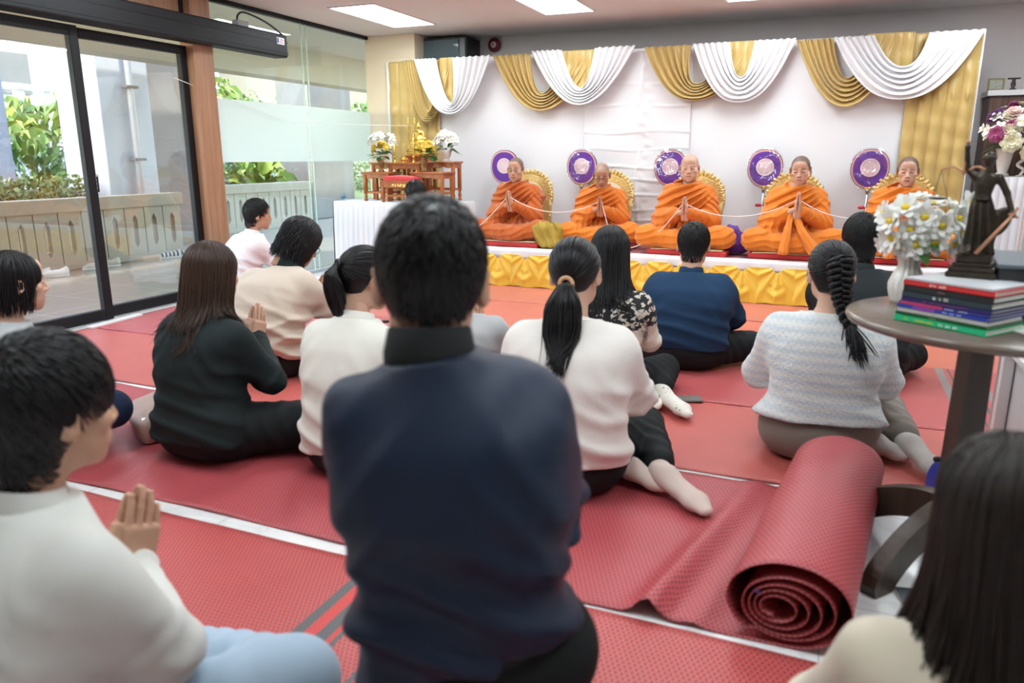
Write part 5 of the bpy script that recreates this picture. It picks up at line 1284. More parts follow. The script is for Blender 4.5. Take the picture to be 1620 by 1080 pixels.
# the mat that ends in a roll
Y0, Y1 = 1.705, 2.655
R0x, R0z, turns = .142, .108, 5.0
sh = np.linspace(-3.5, -.0, 150); sp_th = np.linspace(0, 2*PI*turns, 300)
def rollpt(th):
    k = 1-.80*(th/(2*PI*turns))**.85; k = np.where(th < 2*PI*.9, 1-.03*th/(2*PI), k)
    return R0x*k*np.sin(th)-.012*np.clip(th/(2*PI)-1, 0, 9)*.6, R0z-R0z*k*np.cos(th)-.012*np.clip(th/6.28-.8, 0, 1)
rx, rz = rollpt(sp_th); px = np.concatenate([sh[:-1], rx]); pz = np.concatenate([0*sh[:-1], rz])
ny = 34; ys = np.linspace(Y0, Y1, ny); V = np.zeros((len(px), ny, 3)); ST = np.zeros_like(V)
s = np.concatenate([[0], np.cumsum(np.hypot(np.diff(px), np.diff(pz)))])
for j, y in enumerate(ys):
    w = np.clip((px+1.1)/1.1, 0, 1); w[len(sh)-1:] = 1; fl = np.zeros(len(px)); fl[:len(sh)-1] = 1
    q = (y-Y0)/(Y1-Y0)
    rid = .052*np.exp(-((px+.335-.10*q)/.034)**2)*(1-.75*q)+.012*np.exp(-((px+.22-.1*q)/.03)**2)*(1-q)+.006*np.exp(-((px+.75)/.05)**2)
    V[:, j, 0] = px+w*(-.005+.115*q); V[:, j, 1] = y+.012*np.sin(px*2.5)*fl+.03*w*0; V[:, j, 2] = pz+.006+fl*(rid+.0025*np.sin(px*13+q))
    ST[:, j, 0] = s; ST[:, j, 1] = y
b = MB(); b.grid(V-A(0, 1.7, 0), thick=.003); o = b.build('rolled_mat', MB_, None, True, loc=(0, 1.7, 0)); set_st(o, np.concatenate([ST.reshape(-1, 3)]*2))
tag(o, 'crimson woven mat rolled up at its right end, lying on the white tiles', 'mat')
tg = MB().box((0, 0, 0), (.012, .006, .010), bev=.002).build('blue_tag', mat('blue_plastic', (.03, .08, .45), .4), o, loc=(-.075, .008, .135))

# ------------------------------------------------------------------ round table and what stands on it
TX, TY, TZ = .405, 2.30, .716
t = thing('round_side_table', 'dark brown round pedestal table at the right, holding books and a statuette', 'table', (TX, TY, 0))
MB().lathe([(0, TZ-.028), (.345, TZ-.028), (.362, TZ-.022), (.368, TZ-.012), (.366, TZ-.003), (.358, TZ), (0, TZ)], (.035, .085, 0), 72).build('table_top', M['tabletop'], t, True)
b = MB(); 
for zz0, zz1, w0, w1 in ((.06, TZ-.05, .037, .031),):
    V = [(sx*w, sy*w, z) for z, w in ((zz0, w0), (zz1, w1)) for sx, sy in ((-1, -1), (1, -1), (1, 1), (-1, 1))]
    b.add(V, [(3, 2, 1, 0), (4, 5, 6, 7), (0, 1, 5, 4), (1, 2, 6, 5), (2, 3, 7, 6), (3, 0, 4, 7)])
b.box((0, 0, TZ-.045), (.16, .16, .028), bev=.006); b.build('pole', M['darkwood'], t, rot=(0, 0, .35))
MB().box((0, 0, .125), (.088, .088, .16), bev=.010).build('hub', M['darkwood'], t, rot=(0, 0, .12))
for i in range(4):
    prof = [(float(q[0]), float(q[1])) for q in np.vstack([spl([(.03, .115, 0), (.10, .106, 0), (.17, .080, 0), (.235, .040, 0), (.275, .0, 0)], 14), [(.345, 0, 0)], spl([(.352, .03, 0), (.33, .075, 0), (.26, .130, 0), (.17, .176, 0), (.09, .200, 0), (.03, .206, 0)], 16)])]
    a = math.radians(-128+90*i); c_, s_ = math.cos(a), math.sin(a); wd = .045
    MB().prism(prof, wd, [[c_, 0, s_, -s_*wd/2], [s_, 0, -c_, c_*wd/2], [0, 1, 0, 0], [0, 0, 0, 1]]).build('leg', M['darkwood'], t)
PAGE = mat('book_pages', (.78, .77, .70), .8, bs=300, bstr=.3, bscale=(.2, .2, 4))
ang = math.atan2(-.15, .195)
def book(z, th, L, Wd, c, label, off=0., marks=(), offu=0., c2=None):
    bx, by = .193, 2.262; t = thing('book', label, 'book', (bx, by, z), ang, 'law books stacked on the round table')
    cm = mat('cover_'+label.split()[0], c, .4); b = MB(); e = .0022
    b.box((L/2+offu, Wd/2+off, e/2), (L, Wd, e), bev=.0008); b.box((L/2+offu, Wd/2+off, th-e/2), (L, Wd, e), bev=.0008); b.box((L/2+offu, off+e/2, th/2), (L, e, th), bev=.0008)
    cv = b.build('cover', cm, t); MB().box((L/2+offu, Wd/2+off, th/2), (L-.006, Wd-.006, th-2*e)).build('pages', PAGE, t)
    for (u, w_, h_, cc) in marks:
        n_ = max(1, int(w_/.006)); b = MB(); r_ = random.Random(int(u*1000))
        if w_ > .055 and h_ > .7: b.box((u+offu, off-.0004, th/2), (w_, .0012, th*h_))
        else:
            for q in range(n_):
                if r_.random() < .15: continue
                b.box((u+offu-w_/2+(q+.5)*w_/n_, off-.0006, th/2+th*.05*r_.uniform(-1, 1)), (w_/n_*.65, .0014, th*h_*r_.uniform(.6, 1)))
        b.build('spine_lettering' if h_ <= .7 else 'spine_band', mat('ink', cc, .5), cv)
    return t
z = TZ+.001
TH = [.016, .008, .012, .010, .009, .010, .017, .017, .013, .006]
bl = [('bright green book at the bottom of the stack', (.02, .50, .22), -.004, 0., [(.035, .012, .5, (.3, .55, .1)), (.085, .055, .5, (.42, .62, .1)), (.15, .05, .4, (.75, .85, .78))], .245, .18),
      ('dark green book, second from the bottom of the stack', (.006, .10, .025), .0, 0, [(.105, .02, .5, (.25, .4, .2))], .243, .178),
      ('pale grey book between the dark green and the blue books', (.52, .52, .48), .002, .006, [(.09, .1, .5, (.62, .62, .58))], .235, .17),
      ('blue book with a purple band, fourth from the bottom of the stack', (.02, .06, .40), .001, .003, [(.075, .06, .95, (.26, .06, .42)), (.15, .05, .45, (.42, .5, .85))], .24, .176),
      ('crimson spined navy book in the middle of the stack', (.035, .04, .26), .003, .006, [(.062, .115, .95, (.50, .05, .14)), (.155, .06, .45, (.5, .5, .75))], .24, .176),
      ('navy book with faint red lettering, above the crimson one', (.022, .025, .14), .004, .010, [(.12, .12, .4, (.2, .06, .16))], .238, .178),
      ('slate book with a pale title block, third from the top', (.025, .05, .065), .005, .010, [(.09, .01, .5, (.6, .62, .6)), (.115, .025, .55, (.55, .5, .42))], .236, .176),
      ('black book directly under the red one', (.018, .024, .028), .005, .012, [(.105, .02, .35, (.2, .14, .14))], .236, .176),
      ('red book with pale lettering near the top of the stack', (.62, .035, .035), .002, .012, [(.095, .045, .6, (.80, .5, .48))], .238, .182),
      ('grey covered booklet lying on top of the stack', (.58, .60, .62), .006, .012, [], .23, .18)]
for (lab, c, off, offu, mk, L, Wd), th in zip(bl, TH):
    book(z, th-.0004, L, Wd, c, lab, off, mk, offu); z += th
ZB = z
pp_ = MB().box((0, 0, 0), (.12, .17, .002)).build('paper_sheets', mat('paper', (.85, .85, .84), .7), loc=(.53, 2.22, TZ+.0016), rot=(0, 0, .5)); tag(pp_, 'white paper lying on the table right of the book stack', 'paper')
BRZ = mat('dark_bronze', (.060, .048, .036), .38, .75, bs=60, bstr=.4, var=.5, vs=35); COP = mat('copper_tone', (.52, .26, .15), .4, .5)
js = thing('justice_statuette', 'dark bronze statuette holding copper scales and a sword, on the book stack', 'statuette', (.375, 2.345, ZB), -.25); js.scale = (.88, .88, .84)
b = MB(); b.box((0, 0, .009), (.135, .115, .018), bev=.004); b.box((0, 0, .026), (.122, .102, .016), bev=.003); b.box((0, 0, .040), (.105, .088, .012), bev=.003); b.box((0, 0, .060), (.092, .075, .030), bev=.004); b.build('plinth', BRZ, js)
z0 = .075
def fj(P):
    Q = P-A(0, 0, z0); tw = .006*np.sin(np.arctan2(Q[:, 1], Q[:, 0])*9+Q[:, 2]*18)*sstep(.20, .08, Q[:, 2])
    d = loft(Q, [(.0, 0, 0), (.004, 0, .09), (-.003, 0, .18), (.0, 0, .25), (.002, .0, .262)], [(0, .044, .036), (.03, .036, .030), (.10, .031, .028), (.15, .030, .025), (.185, .022, .018), (.215, .028, .020), (.238, .034, .016), (.252, .018, .013), (.262, .011, .011)])-tw
    d = smin(d, rcone(Q, (.002, 0, .25), (.002, -.002, .275), .010), .006); d = smin(d, ell(Q, (.002, -.004, .293), (.0155, .019, .022)), .006); d = smin(d, ell(Q, (.004, .012, .298), (.015, .014, .016)), .008); d = smin(d, rcone(Q, (-.013, -.012, .297), (.017, -.012, .297), .0055), .002)
    d = smin(d, rcone(Q, (-.030, 0, .240), (-.052, -.004, .262), .012, .009), .008); d = smin(d, rcone(Q, (-.052, -.004, .262), (-.058, -.010, .322), .009, .007), .006); d = smin(d, ell(Q, (-.058, -.010, .330), (.008, .008, .011)), .004)
    d = smin(d, rcone(Q, (.033, 0, .238), (.058, .004, .19), .012, .009), .008); d = smin(d, rcone(Q, (.058, .004, .19), (.080, -.010, .130), .009, .007), .006); d = smin(d, ell(Q, (.081, -.011, .124), (.009, .009, .010)), .004)
    d = smin(d, ell(Q, (.048, .015, .10), (.028, .010, .05), rotm((0, .35, 0))), .02)
    return smin(d, rcone(Q, (-.02, -.03, .006), (-.03, -.045, .004), .012, .009), .01)
V, F = surf(fj, (-.09, -.07, z0-.004), (.11, .06, z0+.36), .0042); mesh_obj('figure', V, F, BRZ, js)
b = MB(); b.tube([(.086, -.014, z0+.132), (.005, -.044, z0+.002)], [.0045, .007], 8); b.tube([(.072, -.022, z0+.128), (.094, -.008, z0+.118)], .004, 8); b.tube([(.083, -.013, z0+.130), (.092, -.010, z0+.148)], .0042, 8); b.build('sword', COP, js, True)
b = MB(); T_ = A(-.058, -.010, z0+.345); b.tube([T_-A(0, 0, .10), T_], .0035, 8); b.ball(T_, .007, 8); b.tube(spl([T_+A(-.062, 0, -.085), T_+A(-.03, 0, -.075), T_+A(0, 0, -.09), T_+A(.03, 0, -.075), T_+A(.055, 0, -.085)], 16), .0035, 8)
b.build('scale_beam', COP, js, True)
for sx, nm in ((-.062, 'scale_pan'), (.055, 'scale_pan')):
    b = MB(); c = T_+A(sx, 0, -.175)
    for k in range(3): b.tube([T_+A(sx, 0, -.085), c+A(.026*math.cos(2.1*k), .026*math.sin(2.1*k), 0)], .0008, 5)
    b.lathe([(0, -.006), (.018, -.004), (.029, .002), (.027, .003), (0, -.003)], c, 20); b.build(nm, BRZ, js, True)
vr = lambda a, z: .045*math.sin(a*14)*(1 if z > .02 else 0)
vase('white ribbed vase of white flowers behind the book stack', (.240, 2.555, TZ+.001), [(0, 0), (.040, 0), (.044, .008), (.050, .04), (.051, .06), (.042, .085), (.031, .105), (.030, .12), (.037, .142), (.042, .155), (.037, .155), (.028, .12), (0, .11)], mat('pearl_white', (.72, .70, .64), .2, coat=.6), 56, vr)
rs = np.random.RandomState(5); sp_ = []
for (px_, pz_, R, d) in [(-.085, .03, .05, (-.6, -.6, .2)), (-.05, .075, .052, (-.3, -.7, .5)), (.0, .045, .052, (.0, -1, .3)), (.045, .02, .052, (.3, -1, .1)), (-.03, .005, .05, (-.2, -1, .0)), (-.015, -.045, .052, (-.1, -1, -.15)), (.035, -.035, .046, (.2, -1, -.1)), (-.075, -.025, .05, (-.7, -.7, -.2)), (.085, .045, .05, (.6, -.7, .3)), (.10, .0, .046, (.8, -.6, 0)), (.115, .095, .046, (.3, -.8, .3)), (-.10, .055, .045, (-.9, -.3, .3)), (.02, .085, .046, (.2, -.4, .9)), (-.02, .10, .044, (-.2, -.2, 1)), (.07, .075, .046, (.5, -.2, .8)), (.08, -.04, .044, (.8, -.7, -.2)), (-.09, -.05, .044, (-.9, -.5, -.4)), (-.04, -.055, .042, (-.4, -.8, -.5)), (.0, .05, .05, (.3, .9, .3)), (-.07, .04, .05, (-.6, .7, .3)), (.07, .02, .05, (.6, .7, .1)), (.01, .0, .05, (0, 1, 0))]:
    y = -.055*(1 if d[1] < -.5 else .2 if d[1] < 0 else -1); sp_.append(((px_, y, pz_), d, R, 'lotus'))
bouquet('flower_bunch', 'bunch of white flowers with yellow centres in front of the rightmost monk', (.258, 2.555, TZ+.222), [((p[0], p[1], p[2]*.88), d, R*.9, k_) for p, d, R, k_ in sp_], rs, .075, 18, leafz=-.05, stem=.03)
dc = thing('document_box', 'dark slate box at the right edge behind the book stack', 'box', (.575, 2.46, TZ+.001), -.12)
MB().box((0, 0, .075), (.26, .36, .15), bev=.004).build('body', M['dark'], dc); MB().box((0, 0, .154), (.27, .37, .012), bev=.003).build('lid', mat('slate_lid', (.085, .105, .125), .5), dc)

# ------------------------------------------------------------------ counter, post, reel, phones, bags
ct = thing('white_counter', 'low white cabinet at the right edge behind the round table', 'counter', (1.08, 3.02, 0))
MB().box((0, 0, .435), (.80, .76, .03), bev=.004).build('top', M['white'], ct); MB().box((.02, 0, .21), (.74, .70, .42), bev=.004).build('body', mat('grey_white', (.60, .61, .62), .5), ct)
MB().box((-.375, .35, .21), (.04, .04, .42), bev=.003).build('leg', M['white'], ct)
struct(MB().box((0, 0, 0), (.075, .05, ZC), bev=.004).build('trim_7', M['alu'], loc=(.725, 3.42, ZC/2)), 'aluminium partition post behind the round table', 'post')
b = MB().box((0, 0, 0), (.02, .04, ZC)); struct(b.build('trim_8', M['dark'], loc=(.775, 3.42, ZC/2)), 'dark gasket strip beside the aluminium post', 'strip')
rl = thing('cable_reel', 'blue rimmed cable reel standing on the floor behind the table pole', 'cable reel', (.455, 2.52, .118), .35)
RY = rotm((0, PI/2, 0))
for sx in (-1, 1): MB().lathe([(.06, -.004), (.108, -.004), (.116, 0), (.108, .004), (.06, .004)], (sx*.045, 0, 0), 40, R=RY).build('blue_flange', mat('reel_blue', (.035, .06, .38), .35), rl, True)
b = MB(); b.lathe([(.03, -.042), (.058, -.042), (.058, .042), (.03, .042)], (0, 0, 0), 30, R=RY); b.build('drum', M['dark'], rl, True)
hx = np.linspace(0, 2*PI*9, 260); b = MB(); b.tube(np.stack([-.036+.072*hx/hx[-1], .072*np.cos(hx), .072*np.sin(hx)], 1), .0075, 7)
b.tube(np.stack([-.036+.072*hx/hx[-1], .086*np.cos(hx+1), .086*np.sin(hx+1)], 1), .0075, 7); b.build('cable', mat('cable_black', (.02, .021, .025), .45), rl, True)
MB().tube([(-.055, .03, .115), (-.075, .02, .118)], .009, 10).build('handle', M['dark'], rl, True)
def phone(loc, rz, label, body, scr):
    t = thing('phone', label, 'phone', loc, rz, None); MB().box((0, 0, .0045), (.076, .158, .009), bev=.004).build('case', body, t); MB().box((0, 0, .0093), (.070, .150, .0012)).build('screen', scr, t); return t
def screen_mat():
    m, nt, b = new_mat('phone_screen'); o = sep(nt, coords(nt)); nt.links.new(ramp(nt, mth(nt, 'ADD', mth(nt, 'MULTIPLY', o[1], 6), .5), [(.1, (.10, .09, .10)), (.45, (.17, .18, .20)), (.9, (.05, .06, .07))]), b.inputs['Base Color']); b.inputs['Roughness'].default_value = .08; return m
phone((.31, 2.02, .001), .22, 'phone lying face up on the white tiles by the table foot', mat('phone_case', (.42, .36, .33), .5), screen_mat())
phone((-.555, 3.50, .010), -1.2, 'grey phone lying behind the patterned sweater woman\'s feet', mat('phone_grey', (.16, .15, .15), .5), mat('phone_back', (.20, .19, .18), .4))
bg = thing('handbag', 'beige flap handbag lying left of the woman in the dark blazer', 'handbag', (-2.585, 2.20, .006), -.55)
V, F = surf(lambda P: smax(smin(rbox(P, (0, 0, .06), (.17, .085, .055), .03, rotm((.25, 0, 0))), rbox(P, (0, .02, .10), (.165, .07, .03), .02, rotm((.3, 0, 0))), .01)-.003*wav(P, 30, 3), .002-P[:, 2], .01), (-.24, -.16, 0), (.24, .16, .2), .009); mesh_obj('body', V, F, mat('beige_leather', (.42, .29, .24), .55, bs=150, bstr=.15), bg)
MB().box((.10, -.05, .10), (.05, .03, .010), bev=.003, R=rotm((.3, 0, 0))).build('clasp', M['steel'], bg)
MB().tube(spl([(-.15, .05, .10), (-.10, .12, .11), (.05, .14, .09), (.15, .06, .10)], 20), .007, 8).build('strap', mat('beige_strap', (.38, .27, .22), .55), bg, True)
bk = thing('handbag', 'black handbag on the mat in front of the woman in the white polo', 'handbag', (-2.05, 3.25, .008), .3)
V, F = surf(lambda P: smax(rbox(P, (0, 0, .10), (.13, .06, .10), .04)-.005*wav(P, 28, 6), .002-P[:, 2], .01), (-.2, -.12, 0), (.2, .12, .26), .01); mesh_obj('body', V, F, mat('black_leather', (.018, .018, .02), .45), bk)
MB().tube(spl([(-.09, 0, .19), (-.07, 0, .30), (.07, 0, .30), (.09, 0, .19)], 20), .008, 8).build('handle', M['dark'], bk, True)
wp = MB().box((0, 0, 0), (.06, .46, .016), bev=.003).build('floor_strip', M['white'], loc=(-4.625, 3.72, .014), rot=(0, 0, .10)); tag(wp, 'white flat strip lying on the floor at the foot of the doors', 'strip')
bo = MB().box((0, 0, 0), (.9, .55, .02), bev=.004).build('white_board', mat('board_white', (.80, .76, .75), .6), loc=(-4.05, 5.62, .022), rot=(0, 0, .1)); tag(bo, 'white board lying flat on the mats before the altar', 'board')
wb = thing('water_bottle', 'small clear bottle with blue label on the white altar cloth at left', 'bottle', (-4.53, 6.42, AZ))
MB().lathe([(0, 0), (.022, 0), (.024, .01), (.024, .05), (.012, .07), (.010, .082), (0, .082)], n=18).build('bottle_body', glassmat('clear_bottle', (.85, .92, .92), 1.5), wb, True); MB().lathe([(.0245, .02), (.0248, .045), (.0243, .045)], n=18).build('bottle_label', mat('bottle_blue', (.06, .16, .30)), wb, True)
# ------------------------------------------------------------------ clothes
def cloth(name, c, rough=.85, bs=220, bstr=.25, sheen=.2, var=.06, **k): return mat(name, c, rough, bs=bs, bstr=bstr, sheen=sheen if max(c) > .2 else 0., var=var, vs=5, spec=.5 if max(c) > .2 else .25, **k)
C_NAVY = mat('navy_nylon', (.011, .022, .050), .5, bs=350, bstr=.08, var=.08, vs=4, spec=.3); C_RIB = mat('black_ribbing', (.012, .016, .017), .85, bs=160, bstr=.4, bscale=(1, 1, .1))
C_WHITE = cloth('white_cotton', (.74, .75, .70)); C_OFFW = cloth('off_white_polo', (.74, .73, .66), bs=260); C_KNIT = cloth('white_knit', (.78, .74, .69), bs=150, bstr=.45, sheen=.5)
C_BLAZ = cloth('dark_green_blazer', (.010, .018, .019), .75); C_BEIGE = cloth('beige_knit', (.60, .50, .40), bs=200, bstr=.3, sheen=.4); C_BLK = cloth('black_trousers', (.009, .012, .013), .75)
C_SHIRT = cloth('white_shirt', (.78, .77, .79)); C_GREY = cloth('grey_wool', (.42, .44, .45), bs=160, bstr=.4, var=.15); C_NSW = cloth('navy_fleece', (.014, .042, .095), .9, bs=300, bstr=.3, sheen=.3)
C_POLO = cloth('black_polo', (.014, .020, .022), .8); C_TAUPE = cloth('taupe_trousers', (.225, .195, .165), .8); C_JEAN = cloth('light_denim', (.38, .50, .62), .8, bs=300, bstr=.3, var=.15); C_CREAM = cloth('cream_blouse', (.76, .68, .53), .8)
C_SOCKB = cloth('beige_sock', (.62, .50, .44), bs=300); C_SOCKW = cloth('white_sock', (.76, .73, .66), bs=300); C_SOCKG = cloth('grey_sock', (.60, .57, .53), bs=300); C_DKB = cloth('dark_collar', (.012, .022, .022), .8)
def dotted_sock():
    m, nt, b = new_mat('dotted_sock'); v = nd(nt, 'ShaderNodeTexVoronoi', Scale=38.); nt.links.new(coords(nt), v.inputs['Vector'])
    nt.links.new(mixc(nt, mth(nt, 'LESS_THAN', v.outputs['Distance'], .20), (.76, .73, .66), (.28, .34, .14)), b.inputs['Base Color']); b.inputs['Roughness'].default_value = .9; return m
def tweed():
    m, nt, b = new_mat('blue_white_tweed'); co = coords(nt); o = sep(nt, co)
    zg = mth(nt, 'MULTIPLY', mth(nt, 'ABSOLUTE', mth(nt, 'SUBTRACT', mth(nt, 'FRACT', mth(nt, 'DIVIDE', o[0], .022)), .5)), .016)
    st = mth(nt, 'ADD', mth(nt, 'MULTIPLY', mth(nt, 'SINE', mth(nt, 'MULTIPLY', mth(nt, 'ADD', o[2], zg), 2*PI/.036)), .38), .44)
    n = noise(nt, co, 150, 3, .7); f = mth(nt, 'ADD', mth(nt, 'MULTIPLY', st, .75), mth(nt, 'MULTIPLY', n, .35), clamp=True)
    nt.links.new(ramp(nt, f, [(.25, (.74, .76, .75)), (.6, (.66, .70, .70)), (.95, (.50, .61, .69))]), b.inputs['Base Color']); b.inputs['Roughness'].default_value = .9; b.inputs['Sheen Weight'].default_value = .5
    v = nd(nt, 'ShaderNodeTexVoronoi', Scale=110.); nt.links.new(co, v.inputs['Vector']); bump(nt, b, v.outputs['Distance'], .6, .004); return m
def fairisle():
    m, nt, b = new_mat('fair_isle_knit'); co = coords(nt); o = sep(nt, co)
    n = noise(nt, scaled(nt, co, (1, 1, 1.6)), 30, 2); pat = mth(nt, 'GREATER_THAN', n, .55)
    band = mth(nt, 'GREATER_THAN', mth(nt, 'ADD', o[2], mth(nt, 'MULTIPLY', mth(nt, 'SUBTRACT', n, .5), .07)), .395)
    yk = mixc(nt, pat, (.016, .016, .018), (.66, .62, .52)); nt.links.new(mixc(nt, band, (.70, .65, .56), yk), b.inputs['Base Color']); b.inputs['Roughness'].default_value = .9
    bump(nt, b, noise(nt, co, 200, 2), .4, .003); return m
T1, T2, T3 = (.60, .35, .235), (.64, .40, .29), (.50, .27, .17)
HO = {}
def person(name, label, loc, rz, s=1., group=None):
    t = thing(name, label, 'person', loc, rz, group); t.scale = (s, s, s); return t
# man in the navy bomber jacket, kneeling back on his heels ----------
t = person('person', 'person in a navy bomber jacket kneeling with back turned, largest figure', (-.466, .984, .006), .44, .975)
J = skeleton(lift=.245, legs='kneel', lean=.045, slouch=.02, zn=.652, tilt=-.078, hs=1.08, hz=.106, head=(.035, .06, .05, 0.03), elbow=(.182, .12, .32), wai=(.26, .40), sw=.135, elR=(.112, .12, .57))
body(t, J, T1, HO, .0045, hand_h=.0036)
def drag(P, d):
    z = P[:, 2]-.26; s = np.sin((z*1.0+1.6*(P[:, 0]+.06)**2+.10*P[:, 0])*2*PI/.105+1.3*wav(P, 7, 77))
    return d-.014*(.5+.5*s)**2.5*sstep(.34, .10, z)-.006*(.5+.5*np.sin((P[:, 0]*.9+z*.5)*2*PI/.06+wav(P, 11, 78)))**2*sstep(.10, .0, z)
top(t, J, C_NAVY, 'jacket', extra=drag, h=.0075, off=.020, hem=.115, neckz=.03, ru=.060, re=.056, rw=.044, fa=2.0, seed=12, width=.90, k=.06, boxy=.147)
collar(t, J, C_RIB, .070, .063, -.035, .046, 'ribbed_collar', .20, sx=1.04)
def ring(P, J=J):
    a = nrm(J['spine'][-1]-J['spine'][0]); c = np.array(J['spine'][0])+a*.105
    return loft(P, [c-a*.03, c+a*.032], [(0, .150, .138), (.03, .160, .146), (.062, .166, .146)])
V, F = surf(ring, J['pelvis']-A(.25, .25, .1), J['pelvis']+A(.25, .25, .25), .009); mesh_obj('ribbed_hem', V, F, C_RIB, t)
pants(t, J, C_BLK, hip=(.172, .150, .125), shin=(.070, .055)); put_hair(t, J, hair_short(np.random.RandomState(1), nape=-.046, side=.006, n=1500, r=.0026, arc=.34, lift=.05, thick=-.001, whorl=(.08, -.60, .80), topz=.006), HAIR)
for n in 'LR': sock(t, J, n, C_GREY, up=(0, -1, .2))
# boy in the white shirt ----------------------------------------------
t = person('person', 'person in a white shirt and pale jeans at the bottom left corner', (-1.240, .725, .006), -.10, 1.0)
J = skeleton(lean=.05, slouch=.04, head=(.03, .08, -.10, .02), elbow=(.205, .11, .29), wai=(.185, .350), knR=(.345, .30, .16))
body(t, J, T1, {'lid': 0.}, .0034, hand_h=.0026, wtilt=.35)
top(t, J, C_WHITE, h=.0075, off=.020, hem=.02, seed=22, fa=.9, boxy=.19, ru=.064, re=.056)
collar(t, J, C_WHITE, .069, .060, -.03, .025); pants(t, J, C_JEAN, h=.008, thigh=(.10, .078), shin=(.075, .06))
put_hair(t, J, hair_short(np.random.RandomState(2), nape=-.095, side=.004, front=.058, n=1500, r=.003, arc=.55, lift=.05, thick=.007, topz=.012, fringe=.8, mess=.15), HAIR)
# woman in grey at the far left ----------------------------------------
t = person('person', 'person in a light grey jacket with tucked dark hair, cut by the left edge', (-2.84, 1.77, .006), -.15, .95)
J = skeleton(True, lean=.05, arms='lap', knR=(.28, .26, .19), head=(.02, .05, -.2, 0)); body(t, J, T2, {}, .0045, hand_h=.004)
top(t, J, C_GREY, 'jacket', off=.018, hem=.03, seed=31); pants(t, J, cloth('navy_trousers', (.012, .022, .06), .8))
put_hair(t, J, hair_long(np.random.RandomState(3), L=.12, n=420, bodyy=-.0, spread=.92), HAIR)
# woman in the dark blazer --------------------------------------------
t = person('person', 'person with long brown hair in a dark blazer, cross legged, left of the centre', (-2.175, 2.10, .006), -.02, .985)
J = skeleton(True, lean=.045, slouch=.03, head=(.02, .10, -.12, 0), knR=(.47, .30, .11), knL=(-.32, .22, .10), zn=.60); body(t, J, T2, {}, .0045, hand_h=.0032, wtilt=.35)
top(t, J, C_BLAZ, 'blazer', off=.022, hem=.015, seed=41, flare=.03, width=1.02, ru=.056, re=.050, rw=.042, boxy=.155, fa=.9)
collar(t, J, C_BLAZ, .066, .060, -.03, .018); pants(t, J, C_BLK, hip=(.20, .165, .13), thigh=(.11, .080)); put_hair(t, J, hair_long(np.random.RandomState(4), L=.225, n=800, bodyy=-.012, spread=1.02, thick=.004, lay=over(J)), BROWN)
# beige sweater ---------------------------------------------------------
t = person('person', 'person in a beige sweater with bowed head and glasses, left of the altar cloth', (-2.70, 3.10, .008), -.12, 1.0)
J = skeleton(lean=.17, slouch=.075, head=(.06, .55, -.35, 0), zn=.58, elbow=(.22, .22, .27), wai=(.27, .34)); body(t, J, T3, {}, .005, hand_h=.004)
top(t, J, C_BEIGE, 'sweater', extra=lambda P, d: d-.016*(.5+.5*np.sin((P[:, 2]-.45*P[:, 0])*2*PI/.10+1.5*wav(P, 8, 55)))**2.5*sstep(-.10, .16, P[:, 0])*sstep(.42, .28, P[:, 2]), off=.030, hem=.05, seed=51, width=1.12, ru=.070, re=.062, fa=2.2, boxy=.195); collar(t, J, C_DKB, .074, .069, -.04, .045, tilt=.5)
pants(t, J, C_BLK, hip=(.195, .16, .13)); put_hair(t, J, hair_long(np.random.RandomState(5), L=.135, n=560, wave=.008, wl=.055, bodyy=.0, spread=1.0, thick=.012), HAIR); glasses(t, J, M['dark'])
# man in the white shirt by the glass ----------------------------------
t = person('person', 'person in a white shirt with short black hair, seated by the glass wall', (-4.33, 4.74, .012), -.32, .95)
J = skeleton(lean=.09, slouch=.05, head=(.03, .05, -.45, 0)); body(t, J, T3, {}, .005, hand_h=.004)
top(t, J, C_SHIRT, off=.024, hem=.02, seed=61, boxy=.19, fa=1.2); collar(t, J, C_SHIRT, .068, .060, -.03, .022); pants(t, J, C_BLK); put_hair(t, J, hair_short(np.random.RandomState(6), n=1500, r=.0024, thick=.006, topz=.012, arc=.5, nape=-.07), HAIR)
# woman with white polo --------------------------------------------------
t = person('person', 'person in an off white polo with ponytail and glasses, left of the bomber jacket', (-1.56, 2.19, .006), -.02, .965)
J = skeleton(True, lean=.07, slouch=.03, head=(.035, .18, -.45, 0), zn=.62); body(t, J, T2, {}, .0045, hand_h=.0032, wtilt=.35)
top(t, J, C_OFFW, 'polo_shirt', off=.020, hem=.02, seed=71, width=1.08, boxy=.17, ru=.060); collar(t, J, C_OFFW, .072, .060, -.035, .026, tilt=.3); pants(t, J, C_BLK)
put_hair(t, J, hair_pony(np.random.RandomState(7), K=(.0, -.112, .040), L=.20, tail=260, tw=.055, end=.6, sway=(0, .03), nape=-.06), HAIR); glasses(t, J, M['dark'])
b = MB(); Kp = A(0, -.124, .045); b.tube([Kp+A(.017*math.cos(a), -.006, .017*math.sin(a)) for a in np.linspace(0, 2*PI, 14)], .0045, 6, False)
mesh_obj('hair_tie', np.concatenate(b.V)*J['hs']@J['Rh'].T+J['head'], b.F, M['dark'], t)
# grey sweater, hidden behind the bomber jacket -------------------------
t = person('person', 'person in a grey sweater mostly hidden behind the man in the bomber jacket', (-1.455, 2.84, .008), .15, .92)
J = skeleton(lean=.12, slouch=.04, head=(.05, .25, 0, 0), zn=.54, elbow=(.235, .10, .30)); body(t, J, T1, {}, .006, hand_h=.004)
top(t, J, C_GREY, 'sweater', off=.020, hem=.02, seed=81, ru=.062); pants(t, J, C_BLK); put_hair(t, J, hair_short(np.random.RandomState(8), n=500), HAIR)
